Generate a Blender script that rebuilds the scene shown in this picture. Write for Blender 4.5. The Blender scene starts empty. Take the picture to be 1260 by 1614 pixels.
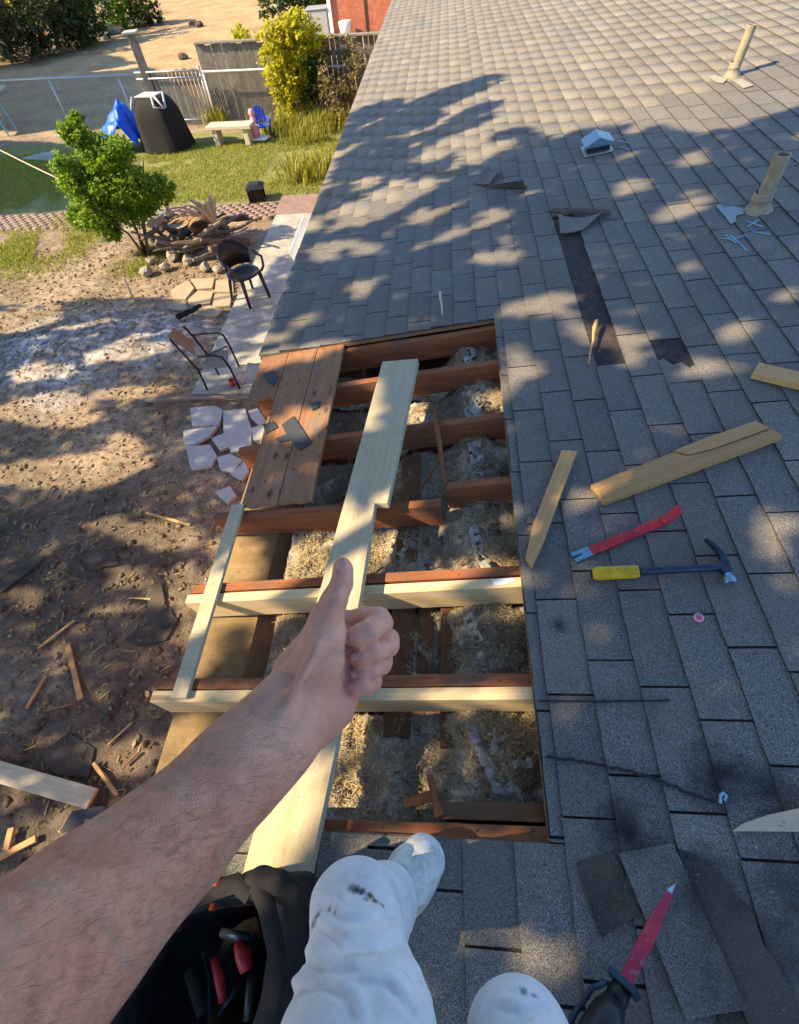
import bpy, bmesh, math, random
import numpy as np
from mathutils import Vector, Matrix, noise as mnoise
random.seed(7); rng = np.random.default_rng(7)
SC = bpy.context.scene
COL = SC.collection

# ------------------------------------------------------------ camera
CAM_F = 773.04                       # focal length in pixels of the 1260 px wide photograph
CM = np.array([[0.99588537, 0.05638199, -0.07094651],
               [0.00262062, -0.80047494, -0.5993605],
               [-0.09058404, 0.59670843, -0.79732903]])      # rows: right, down, forward
CAMP = np.array([-0.32285, -0.41639, 4.24703])
cd = bpy.data.cameras.new('camera'); cam = bpy.data.objects.new('camera', cd); COL.objects.link(cam)
cd.sensor_fit = 'HORIZONTAL'; cd.sensor_width = 36.0; cd.lens = 36.0 * CAM_F / 1260.0
cd.clip_start = 0.02; cd.clip_end = 2000
cam.matrix_world = Matrix(((CM[0][0], -CM[1][0], -CM[2][0], CAMP[0]),
                           (CM[0][1], -CM[1][1], -CM[2][1], CAMP[1]),
                           (CM[0][2], -CM[1][2], -CM[2][2], CAMP[2]), (0, 0, 0, 1)))
SC.camera = cam

# ------------------------------------------------------------ sky, sun, exposure
SUN = np.array([-0.336, -0.087, 0.262]); SUN /= np.linalg.norm(SUN)   # towards the sun
w = bpy.data.worlds.new('World'); SC.world = w; w.use_nodes = True
nt = w.node_tree; bg = nt.nodes['Background']
sky = nt.nodes.new('ShaderNodeTexSky'); sky.sky_type = 'NISHITA'; sky.sun_disc = False
sky.sun_elevation = math.asin(SUN[2]); sky.sun_rotation = math.atan2(SUN[0], SUN[1])
nt.links.new(sky.outputs[0], bg.inputs[0]); bg.inputs[1].default_value = 0.15
sky.ozone_density = 3.0; sky.dust_density = 0.4
sl = bpy.data.lights.new('sun', 'SUN'); so = bpy.data.objects.new('sun', sl); COL.objects.link(so)
sl.energy = 5.0; sl.angle = math.radians(0.6); sl.color = (1.0, 0.77, 0.46)
so.rotation_euler = Vector(-SUN).to_track_quat('-Z', 'Y').to_euler(); so.location = (-20, -5, 20)
SC.view_settings.view_transform = 'Standard'; SC.view_settings.look = 'None'
SC.view_settings.gamma = 1.0; SC.view_settings.use_curve_mapping = False
SC.view_settings.exposure = 1.45

# ------------------------------------------------------------ places
PA = 0.14107713713; CA, SA = math.cos(PA), math.sin(PA)      # roof pitch
Z0 = 2.65810226
def rp(u, v, n=0.0):                  # roof coordinates: u along the eave, v up the slope, n above the shingles
    return np.array([v * CA - n * SA, u, Z0 + v * SA + n * CA])
RM = Matrix(((CA, 0, -SA, 0), (0, 1, 0, 0), (SA, 0, CA, Z0), (0, 0, 0, 1)))   # local x = v, y = u, z = n
def ray(x, y):
    return CM.T @ np.array([(x - 630) / CAM_F, (y - 807) / CAM_F, 1.0])
def gp(x, y, z=0.0):                  # where a sight line meets a level at height z
    d = ray(x, y); return CAMP + d * (z - CAMP[2]) / d[2]
NR = np.array([-SA, 0, CA])
def ruv(x, y, n=0.0):                 # where a sight line meets the roof (raised by n)
    d = ray(x, y); o = rp(0, 0, n); P = CAMP + d * ((o - CAMP) @ NR) / (d @ NR) - o
    return P[1], P @ np.array([CA, 0, SA])
def rpx(x, y, n=0.0):
    u, v = ruv(x, y, n); return rp(u, v, n)
def dp(x, y, depth):                  # a point at a distance along the view axis
    return CAMP + ray(x, y) * depth
def proj(P):
    X = CM @ (np.asarray(P) - CAMP); return np.array([630 + CAM_F * X[0] / X[2], 807 + CAM_F * X[1] / X[2], X[2]])
def vp(x, y, ref):                    # a point upright above / beside ref (facing plane through ref)
    h = CM[2].copy(); h[2] = 0; h /= np.linalg.norm(h); d = ray(x, y)
    return CAMP + d * ((np.asarray(ref) - CAMP) @ h) / (d @ h)

# ------------------------------------------------------------ objects
WM = {}
def link(o, parent=None, M=None):
    COL.objects.link(o); M = M or Matrix()
    if parent: o.parent = parent; o.matrix_basis = WM[parent.name].inverted() @ M
    else: o.matrix_basis = M
    WM[o.name] = M.copy(); return o
def tag(o, label=None, cat=None, group=None, kind=None):
    if label: o['label'] = label
    if cat: o['category'] = cat
    if group: o['group'] = group
    if kind: o['kind'] = kind
    return o
def thing(name, label, cat, loc, group=None):
    o = bpy.data.objects.new(name, None); o.empty_display_size = 0.1
    link(o, None, Matrix.Translation(Vector(loc))); return tag(o, label, cat, group)
class MB:
    def __init__(s): s.v = []; s.f = []; s.a = []
    def add(s, vs, fs):
        b = len(s.v); s.v += [tuple(float(c) for c in p) for p in vs]; s.f += [tuple(i + b for i in f) for f in fs]
    def box(s, x0, x1, y0, y1, z0, z1, M=None):
        vs = [(x, y, z) for z in (z0, z1) for y in (y0, y1) for x in (x0, x1)]
        if M is not None: vs = [tuple(M @ Vector(p)) for p in vs]
        s.add(vs, [(0, 2, 3, 1), (4, 5, 7, 6), (0, 1, 5, 4), (2, 6, 7, 3), (0, 4, 6, 2), (1, 3, 7, 5)])
    def bar(s, a, b, wx, wz, up=(0, 0, 1)):          # a square bar from a to b
        a = Vector(a); b = Vector(b); d = (b - a); L = d.length; d.normalize(); up = Vector(up)
        if abs(d.dot(up)) > .98: up = Vector((1, 0, 0))
        y = up.cross(d).normalized(); z = d.cross(y)
        M = Matrix((d, y, z)).transposed().to_4x4(); M.translation = a
        s.box(0, L, -wx / 2, wx / 2, -wz / 2, wz / 2, M)
    def tube(s, pts, r, n=8, cap=True):
        pts = [Vector(p) for p in pts]; rr = r if isinstance(r, (list, tuple)) else [r] * len(pts)
        vs = []; fs = []; px = None
        for i, p in enumerate(pts):
            d = (pts[min(i + 1, len(pts) - 1)] - pts[max(i - 1, 0)]).normalized()
            if px is None: px = d.orthogonal().normalized()
            px = (px - d * px.dot(d)); px = px.normalized() if px.length > 1e-6 else d.orthogonal().normalized()
            py = d.cross(px)
            for k in range(n):
                t = 2 * math.pi * k / n; vs.append(p + (px * math.cos(t) + py * math.sin(t)) * rr[i])
        for i in range(len(pts) - 1):
            for k in range(n):
                fs.append((i * n + k, i * n + (k + 1) % n, (i + 1) * n + (k + 1) % n, (i + 1) * n + k))
        if cap: fs += [tuple(range(n - 1, -1, -1)), tuple((len(pts) - 1) * n + k for k in range(n))]
        s.add(vs, fs)
    def prism(s, poly, z0, z1, M=None):
        n = len(poly); vs = [(p[0], p[1], z0) for p in poly] + [(p[0], p[1], z1) for p in poly]
        if M is not None: vs = [tuple(M @ Vector(p)) for p in vs]
        ar = sum(poly[i][0] * poly[(i + 1) % n][1] - poly[(i + 1) % n][0] * poly[i][1] for i in range(n))
        F = [tuple(range(n - 1, -1, -1)), tuple(range(n, 2 * n))] + [(i, (i + 1) % n, n + (i + 1) % n, n + i) for i in range(n)]
        if ar < 0: F = [tuple(reversed(f)) for f in F]
        s.add(vs, F)
    def lathe(s, prof, M=None, n=20):
        vs = []; fs = []
        for r, z in prof:
            for k in range(n):
                t = 2 * math.pi * k / n; vs.append(Vector((r * math.cos(t), r * math.sin(t), z)))
        if M is not None: vs = [M @ p for p in vs]
        for i in range(len(prof) - 1):
            for k in range(n): fs.append((i * n + k, i * n + (k + 1) % n, (i + 1) * n + (k + 1) % n, (i + 1) * n + k))
        s.add(vs, fs)
    def build(s, name, m, parent=None, M=None, smooth=False, bevel=0.0, world=False):
        me = bpy.data.meshes.new(name); vs = s.v
        M = M or (WM[parent.name] if parent and not world else Matrix())
        if world and M != Matrix():
            Mi = M.inverted(); vs = [tuple(Mi @ Vector(p)) for p in vs]
        me.from_pydata(vs, [], s.f); me.update()
        if bevel:
            bm = bmesh.new(); bm.from_mesh(me)
            bmesh.ops.bevel(bm, geom=[e for e in bm.edges if len(e.link_faces) == 2 and e.calc_face_angle(0) > .6], offset=bevel, segments=2, profile=.5, affect='EDGES', clamp_overlap=True)
            bm.to_mesh(me); bm.free()
        if smooth: me.polygons.foreach_set('use_smooth', [True] * len(me.polygons))
        if m: me.materials.append(m)
        return link(bpy.data.objects.new(name, me), parent, M)
def T(loc): return Matrix.Translation(Vector([float(c) for c in loc]))
def W(mb, name, m, parent=None, loc=None, **k):      # vertices given in world coordinates
    if loc is None: loc = WM[parent.name].translation if parent else (0, 0, 0)
    return mb.build(name, m, parent, T(loc), world=True, **k)
def arr_mesh(name, V, F, m, parent=None, smooth=False, loc=None, attr=None):
    V = np.asarray(V, dtype=np.float32); F = np.asarray(F, dtype=np.int32); k = F.shape[1]
    if loc is None: loc = WM[parent.name].translation if parent else Vector((0, 0, 0))
    V = V - np.array(loc, dtype=np.float32)
    me = bpy.data.meshes.new(name); me.vertices.add(len(V)); me.vertices.foreach_set('co', V.ravel())
    me.loops.add(F.size); me.loops.foreach_set('vertex_index', F.ravel())
    me.polygons.add(len(F)); me.polygons.foreach_set('loop_start', np.arange(0, F.size, k, dtype=np.int32))
    me.polygons.foreach_set('loop_total', np.full(len(F), k, dtype=np.int32))
    me.update(calc_edges=True); me.validate()
    if smooth: me.polygons.foreach_set('use_smooth', [True] * len(me.polygons))
    if attr is not None:
        for nm, (dom, val) in attr.items():
            at = me.attributes.new(nm, 'FLOAT', dom); at.data.foreach_set('value', np.asarray(val, dtype=np.float32))
    if m: me.materials.append(m)
    return link(bpy.data.objects.new(name, me), parent, T(loc))
def leaves(P, size, asp=.55, up=0.35, size_var=.5, fold=.25):      # leaf quads (two folded halves) around points P
    n = len(P); P = np.asarray(P)
    N = rng.normal(size=(n, 3)); N[:, 2] = np.abs(N[:, 2]) + up; N /= np.linalg.norm(N, axis=1)[:, None]
    A = np.cross(N, rng.normal(size=(n, 3))); A /= np.linalg.norm(A, axis=1)[:, None]; B = np.cross(N, A)
    L = (size * (1 + size_var * (rng.random(n) - .5) * 2))[:, None] / 2; Wd = L * asp
    p0 = P - A * L; p1 = P + B * Wd - A * L * .1 + N * Wd * fold; p2 = P + A * L; p3 = P - B * Wd - A * L * .1 + N * Wd * fold
    V = np.stack([p0, p1, p2, p3], 1).reshape(-1, 3); i = np.arange(n)[:, None] * 4
    return V, np.concatenate([i + np.array([[0, 2, 1]]), i + np.array([[0, 3, 2]])], 1).reshape(-1, 3)

# ------------------------------------------------------------ materials
class NB:
    def __init__(s, name):
        s.m = bpy.data.materials.new(name); s.m.use_nodes = True; s.t = s.m.node_tree
        s.b = s.t.nodes['Principled BSDF']; s.o = s.t.nodes['Material Output']
    def n(s, ty, **k):
        x = s.t.nodes.new(ty)
        for a, b in k.items(): setattr(x, a, b)
        return x
    def l(s, a, b): s.t.links.new(a, b)
    def setin(s, sock, v):
        if hasattr(v, 'links'): s.l(v, sock)
        elif isinstance(v, (tuple, list)) and len(v) == 3 and sock.type == 'RGBA': sock.default_value = (*v, 1)
        else: sock.default_value = v
    def co(s, kind='Object', scale=(1, 1, 1), rnd=0.0, rot=(0, 0, 0)):
        if kind == 'World': c = s.n('ShaderNodeNewGeometry').outputs['Position']
        else: c = s.n('ShaderNodeTexCoord').outputs[kind]
        mp = s.n('ShaderNodeMapping'); s.l(c, mp.inputs[0]); mp.inputs['Scale'].default_value = scale; mp.inputs['Rotation'].default_value = rot
        if rnd:
            oi = s.n('ShaderNodeObjectInfo'); mu = s.n('ShaderNodeMath', operation='MULTIPLY'); s.l(oi.outputs['Random'], mu.inputs[0]); mu.inputs[1].default_value = rnd
            ad = s.n('ShaderNodeVectorMath', operation='ADD'); s.l(mp.outputs[0], ad.inputs[0]); s.l(mu.outputs[0], ad.inputs[1]); return ad.outputs[0]
        return mp.outputs[0]
    def noise(s, vec, scale, detail=4, rough=.6, dist=0.0):
        x = s.n('ShaderNodeTexNoise'); s.l(vec, x.inputs['Vector']); x.inputs['Scale'].default_value = scale
        x.inputs['Detail'].default_value = detail; x.inputs['Roughness'].default_value = rough; x.inputs['Distortion'].default_value = dist; return x.outputs['Fac']
    def voro(s, vec, scale, feature='F1', out='Distance'):
        x = s.n('ShaderNodeTexVoronoi', feature=feature); s.l(vec, x.inputs['Vector']); x.inputs['Scale'].default_value = scale; return x.outputs[out]
    def ramp(s, fac, stops):
        x = s.n('ShaderNodeValToRGB'); s.l(fac, x.inputs[0]); e = x.color_ramp.elements
        while len(e) < len(stops): e.new(.5)
        for i, (p, c) in enumerate(stops):
            e[i].position = p; e[i].color = (*c, 1) if isinstance(c, (tuple, list)) else (c, c, c, 1)
        return x.outputs[0]
    def mix(s, fac, a, b, mode='MIX'):
        x = s.n('ShaderNodeMix', data_type='RGBA', blend_type=mode); s.setin(x.inputs[0], fac); s.setin(x.inputs[6], a); s.setin(x.inputs[7], b); return x.outputs[2]
    def math(s, op, a, b=0.0, c=None):
        x = s.n('ShaderNodeMath', operation=op); s.setin(x.inputs[0], a); s.setin(x.inputs[1], b)
        if c is not None: s.setin(x.inputs[2], c)
        return x.outputs[0]
    def attr(s, name): return s.n('ShaderNodeAttribute', attribute_name=name).outputs['Fac']
    def rand(s): return s.n('ShaderNodeObjectInfo').outputs['Random']
    def spot(s, c, r, soft=.5):              # 1 inside a blot of radius r round c (world), ragged edge
        g = s.n('ShaderNodeNewGeometry').outputs['Position']; d = s.n('ShaderNodeVectorMath', operation='DISTANCE'); s.l(g, d.inputs[0]); d.inputs[1].default_value = tuple(c)
        e = s.math('ADD', d.outputs['Value'], s.math('MULTIPLY', s.math('SUBTRACT', s.noise(g, 1.8 / r, 4, .6), .5), r * 1.2))
        mr = s.n('ShaderNodeMapRange'); s.l(e, mr.inputs[0]); mr.inputs[1].default_value = r; mr.inputs[2].default_value = r * (1 - soft); return mr.outputs[0]
    def done(s, color=None, rough=.8, metal=0.0, spec=.3, bump=None, bs=.3, bd=.01, **k):
        b = s.b
        if color is not None: s.setin(b.inputs['Base Color'], color)
        s.setin(b.inputs['Roughness'], rough); b.inputs['Metallic'].default_value = metal; b.inputs['Specular IOR Level'].default_value = spec
        if bump is not None:
            x = s.n('ShaderNodeBump'); x.inputs['Strength'].default_value = bs; x.inputs['Distance'].default_value = bd; s.l(bump, x.inputs['Height']); s.l(x.outputs[0], b.inputs['Normal'])
        for a, v in k.items(): s.setin(b.inputs[a], v)
        return s.m
def simple(name, c, rough=.6, metal=0.0, var=.25, scale=30, bump=.15, spec=.3):
    N = NB(name); co = N.co('Object', rnd=9); f = N.noise(co, scale, 5, .65)
    lo = tuple(x * (1 - var) for x in c); hi = tuple(min(1, x * (1 + var)) for x in c)
    f2 = N.noise(co, scale * 8, 3, .6)
    return N.done(N.mix(.25, N.ramp(f, [(.3, lo), (.7, hi)]), N.ramp(f2, [(.3, lo), (.7, hi)])), rough, metal, spec, bump=f2, bs=bump, bd=.004)
def worn(name, c, under, rough=.4, amt=.5, scale=60):        # paint with chips and scuffs showing what is under it
    N = NB(name); co = N.co('Object', rnd=9); f = N.noise(co, scale * .25, 5, .7); g = N.noise(co, scale, 6, .78); h = N.noise(N.co('Object', (6, 90, 90), rnd=5), 2.0, 4, .7)
    col = N.ramp(f, [(.3, tuple(x * .6 for x in c)), (.6, c), (.8, tuple(min(1, x * 1.25) for x in c))])
    col = N.mix(N.ramp(g, [(.62 - amt * .1, 0.0), (.66 - amt * .08, .9)]), col, under); col = N.mix(N.ramp(h, [(.58, 0.0), (.70, .55)]), col, tuple(x * .35 for x in c)); col = N.mix(N.ramp(h, [(.26, .5), (.36, 0.0)]), col, under)
    return N.done(col, N.ramp(g, [(.4, rough), (.7, min(1, rough + .3))]), 0, .35, bump=g, bs=.25, bd=.002)
def wood(name, stops, scale=1.0, stain=None, rough=.75, bump=.3, knots=True, nails=False, holes=False):
    N = NB(name); co = N.co('Object', (1.1 * scale, 14 * scale, 14 * scale), rnd=7)
    co2 = N.co('Object', (1, 1, 1), rnd=5)
    g = N.noise(co, 2.2, 6, .62, .9); f = N.noise(co, 14, 4, .7, .3)
    col = N.mix(.35, N.ramp(g, stops), N.ramp(f, stops))
    if knots:
        k = N.voro(N.co('Object', (1.6, 7, 7), rnd=3), 1.1)
        col = N.mix(N.ramp(k, [(.0, .85), (.07, .5), (.11, 0.0)]), col, tuple(c * .45 for c in stops[0][1]))
    if stain:
        s = N.noise(co2, 5, 6, .7); col = N.mix(N.ramp(s, [(.48, 0.0), (.66, .8)]), col, stain)
        s2 = N.noise(co2, 55, 5, .8); col = N.mix(N.ramp(s2, [(.58, 0.0), (.68, .8)]), col, tuple(c * .45 for c in stain))
    if holes:
        h = N.voro(N.co('Object', (1, 1, .05), rnd=4), 22); col = N.mix(N.ramp(h, [(.0, .95), (.10, .9), (.14, 0.0)]), col, (.008, .006, .005))
        gcol = N.voro(N.co('Object', (.5, 1, .05), rnd=6), 9); col = N.mix(N.ramp(gcol, [(.0, .8), (.10, .6), (.16, 0.0)]), col, (.015, .012, .01))
    col = N.mix(1.0, col, N.ramp(N.rand(), [(0, .72), (.5, 1.0), (1, .86)]), 'MULTIPLY')      # every piece its own tone
    return N.done(col, rough, 0, .25, bump=N.mix(.5, g, f), bs=bump, bd=.004)

# shingle: granules, tab to tab tone, weathering, tar and broader dark blots
def shingle_mat(name, blots=(), dark=None):
    N = NB(name); p = N.co('World'); at = N.attr('tint')
    r = N.math('ADD', at, N.math('MULTIPLY', N.rand(), N.math('LESS_THAN', at, .001)))
    tone = N.ramp(r, [(0, (.128, .125, .120)), (.35, (.150, .146, .138)), (.6, (.166, .160, .150)), (.85, (.140, .138, .136)), (1, (.190, .181, .165))])
    if dark: tone = dark
    g1 = N.noise(p, 420, 2, .7); g2 = N.noise(p, 170, 3, .8)
    c = N.mix(.85, tone, N.ramp(g1, [(.36, .02), (.5, .46), (.64, 1.0)]), 'OVERLAY')
    c = N.mix(.5, c, N.ramp(g2, [(.32, .1), (.5, .5), (.66, .95)]), 'OVERLAY')
    c = N.mix(N.ramp(N.noise(p, 150, 2, .6), [(.71, 0.0), (.76, .75)]), c, (.46, .44, .40))
    wv = N.noise(p, 2.6, 6, .65); c = N.mix(N.ramp(wv, [(.38, 0.0), (.64, .7)]), c, N.mix(.6, c, (.165, .135, .098)))
    w2 = N.noise(p, 8, 6, .75); c = N.mix(N.ramp(w2, [(.55, 0.0), (.75, .55)]), c, N.mix(.6, c, (.03, .032, .035)))
    w3 = N.noise(p, 21, 5, .75); c = N.mix(N.ramp(w3, [(.62, 0.0), (.76, .3)]), c, (.17, .155, .075))
    for b, rad, k in blots:
        c = N.mix(N.math('MULTIPLY', N.spot(b, rad, .95), k), c, (.012, .012, .014))
    return N.done(c, .92, 0, .18, bump=N.mix(.4, g1, g2), bs=.55, bd=.003)
M = {}
M['shingle'] = shingle_mat('asphalt_shingle', [(rpx(985, 1308), .10, .92), (rpx(1135, 1225), .11, .92), (rpx(1215, 1245), .09, .92), (rpx(880, 985), .04, .8), (rpx(1190, 1500), .20, .75), (rpx(1110, 1400), .10, .8), (rpx(1260, 1400), .10, .6)])  # the last, wider blots darken the lower right of the roof
M['asphalt_edge'] = simple('asphalt_cut_edge', (.050, .047, .044), .95, var=.5, scale=200)
M['felt'] = shingle_mat('roofing_felt', dark=(.040, .038, .037))
M['felt_brown'] = simple('old_felt', (.042, .034, .031), .9, var=.6, scale=30, bump=.5)
M['pine'] = wood('new_pine', [(.22, (.42, .25, .10)), (.43, (.61, .44, .22)), (.62, (.71, .56, .34)), (.85, (.77, .64, .43))], 1.0, None, .6, .15)
M['pine_pale'] = wood('pale_pine', [(.22, (.36, .25, .125)), (.42, (.52, .42, .26)), (.62, (.60, .52, .365)), (.85, (.66, .59, .44))], 1.0, (.42, .40, .32), .65, .2)
M['oldwood'] = wood('old_rafter_wood', [(.2, (.10, .034, .015)), (.45, (.25, .085, .034)), (.65, (.37, .14, .058)), (.85, (.45, .20, .10))], 1.0, (.15, .09, .06), .85, .4)
M['deckwood'] = wood('weathered_deck_wood', [(.2, (.12, .05, .024)), (.42, (.25, .115, .055)), (.62, (.33, .175, .095)), (.85, (.38, .24, .15))], 1.0, (.19, .155, .125), .9, .8, holes=True)
M['plate'] = wood('plate_wood', [(.2, (.12, .06, .03)), (.5, (.20, .10, .05)), (.8, (.27, .145, .075))], 1.0, (.12, .08, .05), .85, .3)
M['tanwood'] = wood('tan_scrap_wood', [(.2, (.34, .17, .06)), (.45, (.48, .27, .11)), (.65, (.55, .34, .16)), (.85, (.60, .41, .22))], 1.0, None, .7, .3)
M['greywood'] = wood('grey_fence_wood', [(.2, (.10, .088, .072)), (.45, (.19, .17, .14)), (.65, (.27, .245, .205)), (.85, (.34, .31, .27))], 1.0, (.12, .11, .09), .9, .5)
M['ply'] = wood('soffit_plywood', [(.2, (.23, .15, .07)), (.5, (.33, .23, .115)), (.8, (.40, .29, .16))], .6, (.17, .125, .07), .8, .15, knots=False)
M['bark'] = wood('bark', [(.2, (.05, .035, .024)), (.5, (.12, .09, .065)), (.8, (.22, .17, .13))], 2.0, None, .95, .8, knots=False)
M['greybark'] = wood('grey_dead_wood', [(.2, (.10, .085, .07)), (.5, (.21, .18, .155)), (.8, (.36, .32, .28))], 2.0, None, .95, .8, knots=False)
M['black'] = simple('black_fabric', (.009, .009, .010), .8, var=.4, scale=60, bump=.5)
M['black_plastic'] = simple('black_plastic', (.02, .02, .022), .38, var=.3)
M['black_metal'] = simple('black_metal', (.018, .018, .02), .45, .4, var=.3)
M['red_paint'] = worn('red_paint', (.48, .020, .030), (.16, .13, .13), .4, .45)
M['magenta_paint'] = worn('crimson_blade_paint', (.46, .012, .06), (.22, .16, .19), .3, .6)
M['steel'] = simple('worn_steel', (.42, .44, .47), .32, .9, var=.35, scale=60)
M['blue_steel'] = simple('blued_steel', (.20, .33, .42), .35, .85, var=.4, scale=60)
M['dark_steel'] = simple('dark_blue_steel', (.035, .05, .08), .4, .6, var=.4, scale=60)
M['yellow'] = worn('yellow_rubber', (.60, .38, .012), (.12, .09, .03), .55, .3)
M['orange'] = simple('orange_plastic', (.62, .09, .01), .45, var=.2)
M['galv'] = simple('galvanised_steel', (.40, .42, .43), .5, .55, var=.25, scale=20)
M['vent_blue'] = simple('vent_hood_metal', (.13, .23, .31), .4, .5, var=.2, scale=20)
M['pipe'] = simple('weathered_vent_pipe', (.26, .225, .16), .75, .1, var=.35, scale=25, bump=.4)
M['white_paint'] = simple('white_paint', (.72, .73, .74), .5, var=.08)
M['caulk'] = simple('pale_caulk', (.25, .235, .20), .8, var=.2, scale=60)
M['chalk'] = simple('blue_chalk', (.20, .38, .47), .9, var=.3, scale=150)
M['chalkgrey'] = simple('grey_blue_chalk', (.22, .29, .31), .9, var=.4, scale=150)
M['insul_white'] = simple('pale_insulation_facing', (.33, .32, .29), .95, var=.35, scale=40, bump=.8)
M['blue_tarp'] = simple('blue_tarp', (.012, .10, .62), .4, var=.3, scale=12, bump=.3)
M['concrete_bench'] = simple('cast_concrete', (.47, .41, .31), .9, var=.2, scale=30, bump=.4)
M['stone'] = simple('field_stone', (.26, .225, .185), .9, var=.4, scale=14, bump=.5)
M['flag'] = simple('pale_flagstone', (.38, .39, .39), .8, var=.16, scale=9, bump=.35)
M['flagtan'] = simple('tan_flagstone', (.34, .275, .19), .85, var=.22, scale=9, bump=.4)
M['paver'] = simple('red_paver', (.21, .15, .125), .9, var=.4, scale=12, bump=.4)
M['wallbrick'] = None
M['tan_sling'] = simple('tan_sling_fabric', (.19, .178, .155), .85, var=.15, scale=120, bump=.4)
M['toy_blue'] = simple('blue_toy_plastic', (.02, .10, .55), .4, var=.15)
M['toy_pink'] = simple('pink_toy_plastic', (.62, .26, .34), .5, var=.2)
M['teal'] = simple('teal_paint', (.10, .42, .45), .5, var=.2)
M['grey_plastic'] = simple('grey_plastic', (.37, .38, .38), .5, var=.15)
M['white_canvas'] = None
M['wire'] = simple('fence_wire', (.22, .22, .21), .5, .6, var=.2)
M['cord'] = simple('black_cord', (.016, .017, .022), .6, var=.4, scale=200)
M['asphalt_bit'] = simple('shingle_scrap', (.05, .055, .065), .9, var=.4, scale=120, bump=.6)

def leafmat(name, c, var=.45, trans=.35, hue=.02):
    N = NB(name); p = N.co('World'); f = N.noise(p, 7, 4, .7); g = N.noise(p, 60, 2, .6)
    lo = tuple(x * (1 - var) for x in c); hi = (c[0] * (1 + var * 1.2), c[1] * (1 + var), c[2] * (1 + var * .5))
    col = N.mix(.5, N.ramp(f, [(.3, lo), (.7, hi)]), N.ramp(g, [(.3, lo), (.7, hi)]))
    N.done(col, .5, 0, .3)
    tr = N.n('ShaderNodeBsdfTranslucent'); N.l(N.mix(1.0, col, (1.25, 1.2, .55), 'MULTIPLY'), tr.inputs[0]); mx = N.n('ShaderNodeMixShader'); mx.inputs[0].default_value = trans
    N.l(N.b.outputs[0], mx.inputs[1]); N.l(tr.outputs[0], mx.inputs[2]); N.l(mx.outputs[0], N.o.inputs[0]); return N.m
M['leaf'] = leafmat('green_leaf', (.045, .085, .016))
M['leaf_bright'] = leafmat('bright_leaf', (.16, .28, .03), .5, .5)
M['leaf_yellow'] = leafmat('yellow_green_leaf', (.42, .42, .03), .4, .5)
M['leaf_dry'] = leafmat('dry_leaf', (.19, .16, .085), .5, .3)
M['leaf_olive'] = leafmat('olive_leaf', (.06, .068, .028), .5, .3)
M['grass'] = leafmat('grass_blade', (.24, .28, .055), .5, .4)
M['grass_tall'] = leafmat('tall_grass_blade', (.24, .25, .05), .5, .4)

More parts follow.
